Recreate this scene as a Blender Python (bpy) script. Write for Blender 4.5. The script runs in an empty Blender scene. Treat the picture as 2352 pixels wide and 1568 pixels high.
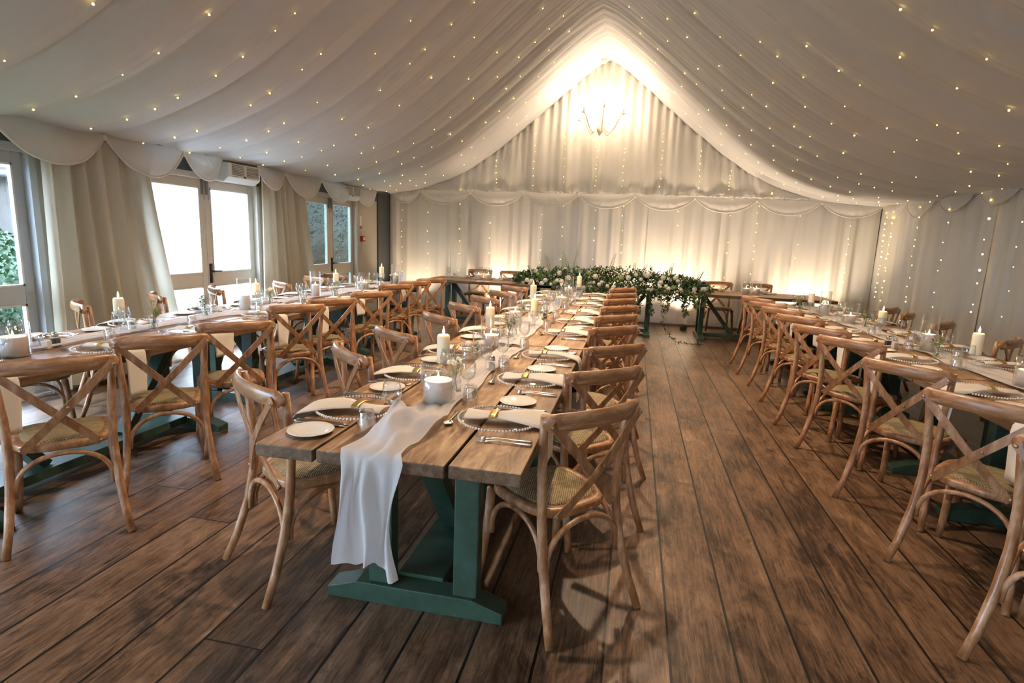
import bpy, math, random
from mathutils import Vector, Matrix
PI = math.pi
S = bpy.context.scene
COL = S.collection

# ------------------------------------------------------------------ camera
def set_camera():
    yaw, pitch, roll = math.radians(-11.64), math.radians(-10.30), math.radians(-2.23)
    cy, sy, cp, sp = math.cos(yaw), math.sin(yaw), math.cos(pitch), math.sin(pitch)
    F = Vector((sy*cp, cy*cp, sp)); R = Vector((cy, -sy, 0)); U = R.cross(F)
    cr, sr = math.cos(roll), math.sin(roll)
    R2 = R*cr - U*sr; U2 = R*sr + U*cr
    cd = bpy.data.cameras.new('camera'); cd.sensor_width = 36; cd.lens = 20.0
    cd.clip_start = 0.05; cd.clip_end = 200
    c = bpy.data.objects.new('camera', cd); COL.objects.link(c)
    m = Matrix((R2, U2, -F)).transposed().to_4x4()
    m.translation = Vector((0, 0, 1.5)); c.matrix_world = m
    S.camera = c
set_camera()

# ------------------------------------------------------------------ world, daylight, exposure
EXPOSURE = 1.10
SKY = 14.0
SPOT_W = 290
S.view_settings.view_transform = 'Standard'; S.view_settings.look = 'None'
S.view_settings.gamma = 1; S.view_settings.use_curve_mapping = False
S.view_settings.exposure = EXPOSURE
CY = S.cycles
CY.max_bounces = 5; CY.diffuse_bounces = 3; CY.glossy_bounces = 3; CY.transmission_bounces = 3; CY.transparent_max_bounces = 20
CY.caustics_reflective = False; CY.caustics_refractive = False; CY.adaptive_threshold = 0.15; CY.adaptive_min_samples = 16; CY.sample_clamp_indirect = 6
W = bpy.data.worlds.new('overcast_sky'); S.world = W; W.use_nodes = True
bg = W.node_tree.nodes['Background']; bg.inputs['Color'].default_value = (0.64, 0.79, 1.0, 1); bg.inputs['Strength'].default_value = SKY

def add_light(name, kind, loc, power, color, rot=(0, 0, 0), size=None, size_y=None, portal=False, spot=None):
    d = bpy.data.lights.new(name, kind); d.energy = power; d.color = color
    if kind == 'AREA':
        d.shape = 'RECTANGLE'; d.size = size; d.size_y = size_y
        if portal: d.cycles.is_portal = True
    elif size is not None: d.shadow_soft_size = size
    if kind == 'SPOT': d.spot_size = spot; d.spot_blend = 0.8
    o = bpy.data.objects.new(name, d); COL.objects.link(o); o.location = loc; o.rotation_euler = rot
    return o
# sky portals in the door openings of the left wall (they only guide sky light)
for (y0, y1) in ((-2.9, -1.05), (-0.9, 0.95), (2.1, 3.95), (5.0, 6.85), (7.9, 9.6)):
    add_light('sky_portal', 'AREA', (-5.02, (y0+y1)/2, 1.05), 1, (1, 1, 1), (0, -PI/2, 0), 2.0, y1-y0, portal=True)

# ------------------------------------------------------------------ materials
def mat(name, color=(0.8, 0.8, 0.8), rough=0.5, metal=0.0, **kw):
    m = bpy.data.materials.new(name); m.use_nodes = True
    b = m.node_tree.nodes['Principled BSDF']
    b.inputs['Base Color'].default_value = (*color, 1); b.inputs['Roughness'].default_value = rough
    b.inputs['Metallic'].default_value = metal
    for k, v in kw.items():
        b.inputs[k].default_value = v
    return m
def N(m, t, **kw):
    n = m.node_tree.nodes.new(t)
    for k, v in kw.items(): setattr(n, k, v)
    return n
def L(m, a, b): m.node_tree.links.new(a, b)
def ramp(m, stops):
    r = N(m, 'ShaderNodeValToRGB'); e = r.color_ramp.elements
    while len(e) < len(stops): e.new(0.5)
    for i, (p, c) in enumerate(stops): e[i].position = p; e[i].color = (*c, 1)
    return r
def coords(m, scale, kind='Object', loc=(0, 0, 0)):
    tc = N(m, 'ShaderNodeTexCoord'); mp = N(m, 'ShaderNodeMapping')
    mp.inputs['Scale'].default_value = scale; mp.inputs['Location'].default_value = loc
    L(m, tc.outputs[kind], mp.inputs['Vector']); return mp.outputs['Vector']
def noise(m, vec, scale=1, detail=4, rough=0.6, dist=0.0):
    n = N(m, 'ShaderNodeTexNoise'); n.inputs['Scale'].default_value = scale; n.inputs['Detail'].default_value = detail
    n.inputs['Roughness'].default_value = rough; n.inputs['Distortion'].default_value = dist
    L(m, vec, n.inputs['Vector']); return n.outputs['Fac']
def bump(m, h, strength=0.3, dist=0.01):
    b = N(m, 'ShaderNodeBump'); b.inputs['Strength'].default_value = strength; b.inputs['Distance'].default_value = dist
    L(m, h, b.inputs['Height']); L(m, b.outputs['Normal'], m.node_tree.nodes['Principled BSDF'].inputs['Normal'])
def bsdf(m): return m.node_tree.nodes['Principled BSDF']
def math_n(m, op, a, b=None, c=None):
    n = N(m, 'ShaderNodeMath', operation=op)
    for i, v in enumerate((a, b, c)):
        if v is None: continue
        if isinstance(v, (int, float)): n.inputs[i].default_value = v
        else: L(m, v, n.inputs[i])
    return n.outputs[0]
def mixc(m, fac, a, b, blend='MIX'):
    n = N(m, 'ShaderNodeMix', data_type='RGBA', blend_type=blend)
    if isinstance(fac, (int, float)): n.inputs[0].default_value = fac
    else: L(m, fac, n.inputs[0])
    for i, v in ((6, a), (7, b)):
        if isinstance(v, tuple): n.inputs[i].default_value = (*v, 1)
        else: L(m, v, n.inputs[i])
    return n.outputs[2]

def wood_mat(name, dark, mid, light, scale=(30, 30, 3), rough=0.42, gstr=0.25):
    m = mat(name, mid, rough)
    v = coords(m, scale)
    g = noise(m, v, 1.0, 5, 0.65, 0.4)
    r = ramp(m, [(0.3, dark), (0.5, mid), (0.72, light)])
    L(m, g, r.inputs[0]); L(m, r.outputs[0], bsdf(m).inputs['Base Color'])
    bump(m, g, gstr, 0.004)
    return m

M = {}
M['chair'] = wood_mat('limed_oak', (0.22, 0.088, 0.034), (0.38, 0.180, 0.075), (0.62, 0.41, 0.26), (22, 22, 7), 0.36)
M['chair_rail'] = wood_mat('limed_oak_rail', (0.22, 0.088, 0.034), (0.38, 0.180, 0.075), (0.62, 0.41, 0.26), (6, 40, 40), 0.36)
bsdf(M['chair']).inputs['Coat Weight'].default_value = 0.3; bsdf(M['chair_rail']).inputs['Coat Weight'].default_value = 0.4; bsdf(M['chair_rail']).inputs['Coat Roughness'].default_value = 0.25; bsdf(M['chair']).inputs['Coat Roughness'].default_value = 0.25

def weave_mat():
    m = mat('woven_rush', (0.4, 0.33, 0.17), 0.75)
    v = coords(m, (1, 1, 1))
    sx = N(m, 'ShaderNodeSeparateXYZ'); L(m, v, sx.inputs[0])
    a = math_n(m, 'SINE', math_n(m, 'MULTIPLY', sx.outputs[0], 2*PI/0.012))
    b = math_n(m, 'SINE', math_n(m, 'MULTIPLY', sx.outputs[1], 2*PI/0.012))
    p = math_n(m, 'MULTIPLY', a, b)
    n1 = noise(m, v, 40, 3)
    h = math_n(m, 'ADD', math_n(m, 'MULTIPLY', p, 0.5), math_n(m, 'MULTIPLY', n1, 0.8))
    r = ramp(m, [(0.0, (0.13, 0.090, 0.04)), (0.5, (0.36, 0.275, 0.14)), (1.0, (0.62, 0.51, 0.31))])
    L(m, h, r.inputs[0]); L(m, r.outputs[0], bsdf(m).inputs['Base Color'])
    bump(m, h, 0.8, 0.004); return m
M['weave'] = weave_mat()

def table_mat():
    m = mat('rustic_table_top', (0.3, 0.17, 0.08), 0.42)
    v = coords(m, (12, 1.6, 12)); v2 = coords(m, (3, 1.3, 3)); v3 = coords(m, (1, 1, 1))
    g = noise(m, v, 2.2, 7, 0.7, 1.2); s = noise(m, v2, 1.6, 4, 0.6)
    r = ramp(m, [(0.32, (0.05, 0.023, 0.011)), (0.44, (0.17, 0.088, 0.042)), (0.53, (0.37, 0.22, 0.115)), (0.66, (0.62, 0.43, 0.26))])
    L(m, math_n(m, 'ADD', math_n(m, 'MULTIPLY', g, 0.62), math_n(m, 'MULTIPLY', s, 0.40)), r.inputs[0])
    info = N(m, 'ShaderNodeObjectInfo')
    c = mixc(m, math_n(m, 'MULTIPLY', info.outputs['Random'], 0.25), r.outputs[0], (0.42, 0.24, 0.11))
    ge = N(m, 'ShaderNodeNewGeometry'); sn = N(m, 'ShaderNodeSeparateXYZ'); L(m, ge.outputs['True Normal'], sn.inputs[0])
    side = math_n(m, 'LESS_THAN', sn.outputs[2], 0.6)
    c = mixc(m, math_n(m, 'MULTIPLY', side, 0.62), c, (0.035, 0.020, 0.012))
    L(m, c, bsdf(m).inputs['Base Color'])
    rr = ramp(m, [(0.3, (0.32,)*3), (0.7, (0.55,)*3)]); L(m, g, rr.inputs[0]); L(m, rr.outputs[0], bsdf(m).inputs['Roughness'])
    bump(m, g, 0.35, 0.006); return m
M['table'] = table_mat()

def green_mat():
    m = mat('green_paint', (0.06, 0.19, 0.12), 0.42)
    v = coords(m, (6, 6, 6)); n1 = noise(m, v, 1.5, 6, 0.7)
    r = ramp(m, [(0.30, (0.026, 0.055, 0.037)), (0.62, (0.042, 0.088, 0.060)), (0.80, (0.11, 0.15, 0.10))])
    L(m, n1, r.inputs[0]); L(m, r.outputs[0], bsdf(m).inputs['Base Color']); bump(m, n1, 0.2, 0.004); return m
M['green'] = green_mat()

def floor_mat():
    m = mat('old_floorboards', (0.2, 0.1, 0.05), 0.4)
    tc = N(m, 'ShaderNodeTexCoord'); sx = N(m, 'ShaderNodeSeparateXYZ'); L(m, tc.outputs['Object'], sx.inputs[0])
    X, Y = sx.outputs[0], sx.outputs[1]
    PW = 0.2408
    u = math_n(m, 'DIVIDE', math_n(m, 'ADD', X, 20*PW - 0.2378), PW)
    pid = math_n(m, 'FLOOR', u); fx = math_n(m, 'FRACT', u)
    wn = N(m, 'ShaderNodeTexWhiteNoise', noise_dimensions='1D'); L(m, pid, wn.inputs['W'])
    # end joints: boards about 3.6 m long, offset board by board
    v = math_n(m, 'DIVIDE', math_n(m, 'ADD', Y, math_n(m, 'MULTIPLY', wn.outputs[0], 7.0)), 3.6)
    fy = math_n(m, 'FRACT', v); bid = math_n(m, 'ADD', math_n(m, 'MULTIPLY', pid, 17.3), math_n(m, 'FLOOR', v))
    wn2 = N(m, 'ShaderNodeTexWhiteNoise', noise_dimensions='1D'); L(m, bid, wn2.inputs['W'])
    # seam mask
    ex = math_n(m, 'MINIMUM', fx, math_n(m, 'SUBTRACT', 1.0, fx))
    ey = math_n(m, 'MINIMUM', fy, math_n(m, 'SUBTRACT', 1.0, fy))
    seam = math_n(m, 'MAXIMUM', math_n(m, 'LESS_THAN', ex, 0.022), math_n(m, 'LESS_THAN', ey, 0.0009))
    cmb = N(m, 'ShaderNodeCombineXYZ')
    L(m, math_n(m, 'MULTIPLY', X, 1.0), cmb.inputs[0]); L(m, math_n(m, 'MULTIPLY', Y, 1.0), cmb.inputs[1])
    L(m, math_n(m, 'MULTIPLY', wn2.outputs[0], 40.0), cmb.inputs[2])
    def nz(sc, det, rg, ds):
        mp = N(m, 'ShaderNodeMapping'); mp.inputs['Scale'].default_value = sc; L(m, cmb.outputs[0], mp.inputs[0])
        return noise(m, mp.outputs[0], 1.0, det, rg, ds)
    grain = nz((46, 2.6, 1), 6, 0.7, 1.5)
    grain2 = nz((95, 5, 1), 3, 0.6, 0.6)
    blot = nz((9.0, 3.6, 1), 8, 0.78, 0.8)
    wear = nz((2.4, 1.1, 1), 5, 0.65, 0.3)
    spots = nz((20, 9, 1), 5, 0.75, 0.4)
    t = math_n(m, 'ADD', math_n(m, 'MULTIPLY', grain, 0.30), math_n(m, 'MULTIPLY', blot, 0.42))
    t = math_n(m, 'ADD', t, math_n(m, 'MULTIPLY', wear, 0.28))
    t = math_n(m, 'ADD', t, math_n(m, 'MULTIPLY', math_n(m, 'SUBTRACT', wn2.outputs[0], 0.5), 0.045))
    r = ramp(m, [(0.38, (0.014, 0.009, 0.006)), (0.44, (0.052, 0.028, 0.016)), (0.50, (0.140, 0.076, 0.041)), (0.565, (0.225, 0.130, 0.073)), (0.65, (0.42, 0.28, 0.175))])
    L(m, t, r.inputs[0])
    sp = ramp(m, [(0.33, (1, 1, 1)), (0.44, (0, 0, 0))]); L(m, spots, sp.inputs[0])
    c1 = mixc(m, math_n(m, 'MULTIPLY', sp.outputs[0], 0.55), r.outputs[0], (0.020, 0.013, 0.010))
    li = ramp(m, [(0.57, (0, 0, 0)), (0.70, (1, 1, 1))]); L(m, grain2, li.inputs[0])
    c2 = mixc(m, math_n(m, 'MULTIPLY', li.outputs[0], 0.35), c1, (0.36, 0.23, 0.13))
    c3 = mixc(m, seam, c2, (0.006, 0.004, 0.003))
    L(m, c3, bsdf(m).inputs['Base Color'])
    rr = ramp(m, [(0.35, (0.30,)*3), (0.68, (0.50,)*3)]); L(m, blot, rr.inputs[0]); L(m, rr.outputs[0], bsdf(m).inputs['Roughness'])
    h = math_n(m, 'SUBTRACT', math_n(m, 'MULTIPLY', grain, 0.35), math_n(m, 'MULTIPLY', seam, 1.2))
    h = math_n(m, 'ADD', h, math_n(m, 'MULTIPLY', blot, 0.4))
    bump(m, h, 0.35, 0.008); return m
M['floor'] = floor_mat()

def cloth_mat(name, color, trans=0.25, rough=0.9, sheen=0.1, alpha=1.0, weave=900):
    m = mat(name, color, rough); b = bsdf(m); b.inputs['Sheen Weight'].default_value = sheen
    nt = m.node_tree; out = nt.nodes['Material Output']
    v = coords(m, (1, 1, 1)); n1 = noise(m, v, 3.0, 3); bump(m, noise(m, v, 9.0, 3), 0.12, 0.02)
    tl = N(m, 'ShaderNodeBsdfTranslucent'); tl.inputs['Color'].default_value = (*color, 1)
    mx = N(m, 'ShaderNodeMixShader'); mx.inputs[0].default_value = trans
    L(m, b.outputs[0], mx.inputs[1]); L(m, tl.outputs[0], mx.inputs[2])
    last = mx.outputs[0]
    if alpha < 1:
        tr = N(m, 'ShaderNodeBsdfTransparent'); m2 = N(m, 'ShaderNodeMixShader'); m2.inputs[0].default_value = alpha
        L(m, tr.outputs[0], m2.inputs[1]); L(m, last, m2.inputs[2]); last = m2.outputs[0]
    L(m, last, out.inputs['Surface']); return m
M['ceiling'] = cloth_mat('ceiling_voile', (0.64, 0.64, 0.66), 0.10)
M['curtain'] = cloth_mat('curtain_cloth', (0.84, 0.81, 0.76), 0.25, sheen=0.25)
M['drape'] = cloth_mat('satin_drape', (0.74, 0.69, 0.57), 0.35, 0.55, 0.3)
M['voile'] = cloth_mat('swag_voile', (0.84, 0.82, 0.80), 0.35, alpha=0.86)
M['muslin'] = cloth_mat('muslin_runner', (0.90, 0.88, 0.90), 0.35, alpha=0.92)
M['napkin'] = cloth_mat('ivory_napkin', (0.86, 0.80, 0.72), 0.12)
M['paper'] = mat('white_card', (0.8, 0.78, 0.75), 0.7)

def glass_mat(name, tint=(0.97, 0.99, 1.0), edge=0.55, base=0.03, rough=0.03, power=3.0):
    m = bpy.data.materials.new(name); m.use_nodes = True; nt = m.node_tree
    nt.nodes.remove(nt.nodes['Principled BSDF']); out = nt.nodes['Material Output']
    tr = N(m, 'ShaderNodeBsdfTransparent'); tr.inputs['Color'].default_value = (*tint, 1)
    gl = N(m, 'ShaderNodeBsdfGlossy'); gl.inputs['Roughness'].default_value = rough; gl.inputs['Color'].default_value = (1, 1, 1, 1)
    lw = N(m, 'ShaderNodeLayerWeight'); lw.inputs['Blend'].default_value = 0.5
    f = math_n(m, 'POWER', lw.outputs['Facing'], power)
    f = math_n(m, 'ADD', math_n(m, 'MULTIPLY', f, edge), base)
    mx = N(m, 'ShaderNodeMixShader'); L(m, f, mx.inputs[0]); L(m, tr.outputs[0], mx.inputs[1]); L(m, gl.outputs[0], mx.inputs[2])
    L(m, mx.outputs[0], out.inputs['Surface']); return m
M['glass'] = glass_mat('clear_glass', (0.955, 0.97, 0.975), 0.9, 0.05, 0.04, 2.8)
M['vase_glass'] = glass_mat('vase_glass', (0.985, 0.99, 0.995), 0.6, 0.06, 0.04, 3.2)
M['cutglass'] = glass_mat('pressed_glass', (0.97, 0.98, 0.985), 0.8, 0.12, 0.06, 2.0)
M['charger'] = glass_mat('charger_glass', (0.985, 0.985, 0.99), 0.25, 0.05, 0.05, 4.0)
M['pane'] = glass_mat('door_glass', (0.97, 0.99, 1.0), 0.5, 0.03, 0.01)
M['pane_dark'] = glass_mat('tinted_door_glass', (0.45, 0.50, 0.47), 0.5, 0.05, 0.01)
M['bead'] = mat('glass_beads', (0.9, 0.9, 0.92), 0.12, 0.0, **{'Coat Weight': 0.5})
M['china'] = mat('white_china', (0.86, 0.83, 0.78), 0.15)
M['silver'] = mat('steel_cutlery', (0.62, 0.60, 0.58), 0.22, 1.0)
M['gold'] = mat('brushed_gold', (0.85, 0.62, 0.22), 0.3, 1.0)
M['steel'] = mat('door_steel', (0.35, 0.35, 0.36), 0.4, 0.8)
M['black'] = mat('black_iron', (0.02, 0.02, 0.022), 0.45)
M['grille'] = mat('grey_grille', (0.22, 0.22, 0.22), 0.5)
M['bolt'] = mat('brass_bolt', (0.45, 0.36, 0.25), 0.35, 0.9)
M['wax'] = mat('ivory_wax', (0.95, 0.85, 0.62), 0.5, **{'Subsurface Weight': 0.3, 'Subsurface Scale': 0.02})
bsdf(M['wax']).inputs['Subsurface Radius'].default_value = (1.0, 0.6, 0.3)
M['wax_white'] = mat('white_wax', (0.95, 0.90, 0.83), 0.5, **{'Subsurface Weight': 0.3, 'Subsurface Scale': 0.02})
def emis(name, col, st):
    m = mat(name, (0, 0, 0), 0.5); b = bsdf(m)
    b.inputs['Emission Color'].default_value = (*col, 1); b.inputs['Emission Strength'].default_value = st
    m.cycles.emission_sampling = 'NONE'; return m
M['flame'] = emis('candle_flame', (1.0, 0.72, 0.36), 22)
M['bulb'] = emis('lamp_bulb', (1.0, 0.85, 0.62), 40)
M['fairy'] = emis('fairy_light', (1.0, 0.66, 0.13), 5)
M['frame'] = mat('cream_joinery', (0.64, 0.60, 0.54), 0.45)
M['frame_grey'] = mat('grey_joinery', (0.50, 0.53, 0.55), 0.45)
M['wallp'] = mat('wall_paint', (0.48, 0.45, 0.39), 0.7)
M['dark_trim'] = mat('dark_header', (0.07, 0.08, 0.09), 0.5)
M['salt'] = mat('salt', (0.85, 0.83, 0.8), 0.8)
M['pepper'] = mat('peppercorns', (0.05, 0.035, 0.03), 0.8)
M['red'] = mat('red_plastic', (0.45, 0.02, 0.02), 0.35)
M['white_plastic'] = mat('white_plastic', (0.72, 0.72, 0.7), 0.4)
M['chandelier'] = mat('cream_metal', (0.75, 0.68, 0.56), 0.35)
def leaf_mat(name, a, b_):
    m = mat(name, a, 0.5); v = coords(m, (1, 1, 1)); n1 = noise(m, v, 14, 3)
    r = ramp(m, [(0.38, a), (0.62, b_)]); L(m, n1, r.inputs[0]); L(m, r.outputs[0], bsdf(m).inputs['Base Color']); return m
M['leaf'] = leaf_mat('garland_leaf', (0.025, 0.060, 0.026), (0.13, 0.21, 0.085))
M['leaf_light'] = leaf_mat('fresh_leaf', (0.12, 0.22, 0.06), (0.32, 0.42, 0.17))
M['petal'] = mat('white_petal', (0.82, 0.76, 0.62), 0.6, **{'Subsurface Weight': 0.2, 'Subsurface Scale': 0.01})
M['petal_green'] = mat('green_petal', (0.30, 0.42, 0.12), 0.6)
M['berry'] = mat('brown_buds', (0.35, 0.26, 0.13), 0.6)
M['grass'] = leaf_mat('lawn', (0.024, 0.062, 0.018), (0.038, 0.082, 0.026))
M['hedge'] = leaf_mat('hedge', (0.006, 0.026, 0.008), (0.016, 0.062, 0.016))
M['hedge_dark'] = leaf_mat('far_hedge', (0.012, 0.014, 0.011), (0.018, 0.020, 0.016))
M['paving'] = mat('pale_paving', (0.5, 0.49, 0.46), 0.8)
M['render'] = mat('white_render', (0.85, 0.85, 0.83), 0.8)
def stone_mat():
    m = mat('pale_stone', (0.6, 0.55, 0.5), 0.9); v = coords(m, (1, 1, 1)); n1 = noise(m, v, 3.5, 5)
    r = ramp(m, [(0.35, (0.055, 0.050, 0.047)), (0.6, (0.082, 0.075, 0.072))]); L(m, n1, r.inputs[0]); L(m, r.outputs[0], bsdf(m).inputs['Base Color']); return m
M['stone'] = stone_mat()
def slate_mat():
    m = mat('roof_slate', (0.2, 0.25, 0.3), 0.6); v = coords(m, (1, 1, 1))
    sx = N(m, 'ShaderNodeSeparateXYZ'); L(m, v, sx.inputs[0])
    f = math_n(m, 'FRACT', math_n(m, 'DIVIDE', sx.outputs[2], 0.16)); e = math_n(m, 'LESS_THAN', f, 0.09)
    L(m, mixc(m, e, (0.026, 0.034, 0.042), (0.014, 0.019, 0.024)), bsdf(m).inputs['Base Color']); return m
M['slate'] = slate_mat()

# ------------------------------------------------------------------ mesh builder
class MB:
    def __init__(s): s.v = []; s.f = []
    def add(s, vs, fs):
        o = len(s.v); s.v += [tuple(p) for p in vs]; s.f += [tuple(i+o for i in f) for f in fs]; return s
    def box(s, a, b, M_=None):
        x0, y0, z0 = a; x1, y1, z1 = b
        vs = [(x0,y0,z0),(x1,y0,z0),(x1,y1,z0),(x0,y1,z0),(x0,y0,z1),(x1,y0,z1),(x1,y1,z1),(x0,y1,z1)]
        if M_ is not None: vs = [tuple(M_ @ Vector(p)) for p in vs]
        return s.add(vs, [(0,3,2,1),(4,5,6,7),(0,1,5,4),(1,2,6,5),(2,3,7,6),(3,0,4,7)])
    def tube(s, path, rad, seg=10, sy=1.0, up=(0, 0, 1), caps=True):
        P = [Vector(p) for p in path]; n = len(P)
        rad = rad if isinstance(rad, (list, tuple)) else [rad]*n
        rings = []; prev = None
        for i in range(n):
            t = (P[min(i+1, n-1)] - P[max(i-1, 0)]).normalized()
            u = Vector(up) if prev is None else prev
            a = u - t*u.dot(t)
            if a.length < 1e-4: a = Vector((1, 0, 0)) - t*t.x
            a.normalize(); b = t.cross(a); prev = a
            rings.append([P[i] + a*math.cos(2*PI*k/seg)*rad[i] + b*math.sin(2*PI*k/seg)*rad[i]*sy for k in range(seg)])
        vs = [p for r in rings for p in r]; fs = []
        for i in range(n-1):
            for k in range(seg):
                k2 = (k+1) % seg
                fs.append((i*seg+k, i*seg+k2, (i+1)*seg+k2, (i+1)*seg+k))
        if caps: fs += [tuple(reversed(range(seg))), tuple(range((n-1)*seg, n*seg))]
        return s.add(vs, fs)
    def lathe(s, prof, seg=24, c=(0, 0, 0), flute=None):
        vs = []; fs = []; n = len(prof)
        for (r, z) in prof:
            for k in range(seg):
                a = 2*PI*k/seg; rr = r
                if flute and k % 2: rr = r*flute
                vs.append((c[0]+rr*math.cos(a), c[1]+rr*math.sin(a), c[2]+z))
        for i in range(n-1):
            for k in range(seg):
                k2 = (k+1) % seg; fs.append((i*seg+k, i*seg+k2, (i+1)*seg+k2, (i+1)*seg+k))
        if prof[0][0] > 1e-5: fs.append(tuple(reversed(range(seg)))) if s_caps[0] else None
        if prof[-1][0] > 1e-5 and s_caps[0]: fs.append(tuple(range((n-1)*seg, n*seg)))
        return s.add(vs, [f for f in fs if f])
    def grid(s, fn, nu, nv):
        vs = [fn(i/nu, j/nv) for j in range(nv+1) for i in range(nu+1)]
        fs = [(j*(nu+1)+i, j*(nu+1)+i+1, (j+1)*(nu+1)+i+1, (j+1)*(nu+1)+i) for j in range(nv) for i in range(nu)]
        return s.add(vs, fs)
    def ball(s, c, r, seg=10, rings=6, sc=(1, 1, 1)):
        vs = [(c[0], c[1], c[2]-r*sc[2])]; fs = []
        for i in range(1, rings):
            a = -PI/2 + PI*i/rings
            for k in range(seg):
                b = 2*PI*k/seg; vs.append((c[0]+r*sc[0]*math.cos(a)*math.cos(b), c[1]+r*sc[1]*math.cos(a)*math.sin(b), c[2]+r*sc[2]*math.sin(a)))
        vs.append((c[0], c[1], c[2]+r*sc[2])); e = len(vs)-1
        for k in range(seg): fs.append((0, 1+(k+1) % seg, 1+k))
        for i in range(rings-2):
            for k in range(seg):
                a = 1+i*seg+k; b = 1+i*seg+(k+1) % seg; fs.append((a, b, b+seg, a+seg))
        o = 1+(rings-2)*seg
        for k in range(seg): fs.append((o+k, o+(k+1) % seg, e))
        return s.add(vs, fs)
    def mesh(s, name, m, smooth=True, bevel=0):
        me = bpy.data.meshes.new(name); me.from_pydata(s.v, [], s.f); me.materials.append(m)
        if smooth: me.shade_smooth()
        return me
s_caps = [True]
def obj(name, mb, m, parent=None, smooth=True, bevel=0, loc=None, solid=0):
    me = mb.mesh(name, m, smooth); o = bpy.data.objects.new(name, me); COL.objects.link(o)
    if parent is not None: o.parent = parent
    if loc: o.location = loc
    if bevel:
        b = o.modifiers.new('bevel', 'BEVEL'); b.width = bevel; b.segments = 2; b.limit_method = 'ANGLE'
    if solid:
        b = o.modifiers.new('solid', 'SOLIDIFY'); b.thickness = solid; b.offset = 0
    return o
def tag(o, label=None, cat=None, group=None, kind=None):
    if label: o['label'] = label
    if cat: o['category'] = cat
    if group: o['group'] = group
    if kind: o['kind'] = kind
    return o
def thing(name, label=None, cat=None, loc=(0, 0, 0), rz=0, group=None):
    o = bpy.data.objects.new(name, None); o.empty_display_size = 0.05; COL.objects.link(o)
    o.location = loc; o.rotation_euler = (0, 0, rz); return tag(o, label, cat, group)
KIDS = {}
def kids(o):
    if o.name not in KIDS: KIDS[o.name] = list(o.children)
    return KIDS[o.name]
def copy_tree(o, parent=None):
    c = o.copy(); COL.objects.link(c)
    if parent is not None: c.parent = parent
    for ch in kids(o): copy_tree(ch, c)
    return c
class Proto:
    """first use moves the built thing, later uses copy it"""
    def __init__(s, root): s.root = root; s.used = False; s.lights = []
    def place(s, loc, rz, label, cat, group=None, scale=None):
        if s.used:
            o = copy_tree(s.root)
        else: o = s.root; s.used = True; kids_prime(o)
        o.location = loc; o.rotation_euler = (0, 0, rz)
        if scale: o.scale = scale
        if 'group' in o.keys(): del o['group']
        return tag(o, label, cat, group)
def kids_prime(o):
    for c in kids(o): kids_prime(c)
ORD = ['nearest', 'second', 'third', 'fourth', 'fifth', 'sixth', 'seventh', 'eighth', 'ninth', 'tenth', 'eleventh']
def frac(x): return x - math.floor(x)
def lerp(a, b, t): return a + (b-a)*t
def interp(tab, x):
    if x <= tab[0][0]: return tab[0][1]
    for (x0, y0), (x1, y1) in zip(tab, tab[1:]):
        if x <= x1: return y0 + (y1-y0)*(x-x0)/(x1-x0)
    return tab[-1][1]
def vnoise(x, seed=0):
    i = math.floor(x); f = x-i; f = f*f*(3-2*f)
    h = lambda n: frac(math.sin(n*127.1 + seed*311.7)*43758.5453)
    return lerp(h(i), h(i+1), f)*2-1

XL, XR, YB, YF = -4.9, 4.15, 11.1, -4.0
XRIDGE = -0.65
PROF = [(0,4.65),(.30,4.46),(.76,4.10),(1.13,3.78),(1.53,3.45),(1.91,3.15),(2.32,2.86),(2.75,2.63),(3.18,2.46),(3.52,2.36),(3.9,2.29),(4.3,2.25),(4.9,2.24)]
def prof(x):
    d = abs(x-XRIDGE)
    # smooth the table
    return (interp(PROF, max(d-.15,0)) + interp(PROF, d) + interp(PROF, d+.15))/3
def ceil_z(x, y):
    d = abs(x-XRIDGE); z = prof(x)
    side = 1 if x > XRIDGE else 0
    k1 = math.exp(-d/1.5); k2 = min(1, d/0.8)*math.exp(-max(d-3.2, 0)/1.0)
    w = y + 0.10*vnoise(y*0.9, 3+side) + 0.05*d*vnoise(y*0.5, 9+side)
    s1 = abs(math.sin(PI*w/0.62))**0.7
    s2 = abs(math.sin(PI*(w+0.06*d*vnoise(y*.7, 5))/0.27))**0.8
    s3 = abs(math.sin(PI*w/0.105))
    z -= 0.075*k2*(s1-0.5)*(0.7+0.5*vnoise(y*0.6, 21+side)) + 0.024*(0.12+k1)*(s2-0.5)*(0.6+0.6*vnoise(y*1.3+d*.4, 4)) + 0.018*k1*(s3-.5)*(0.5+0.5*vnoise(y*2.1, 6))
    z += 0.018*vnoise(w*2.3, 31+side)*min(1, d)
    return z

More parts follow.
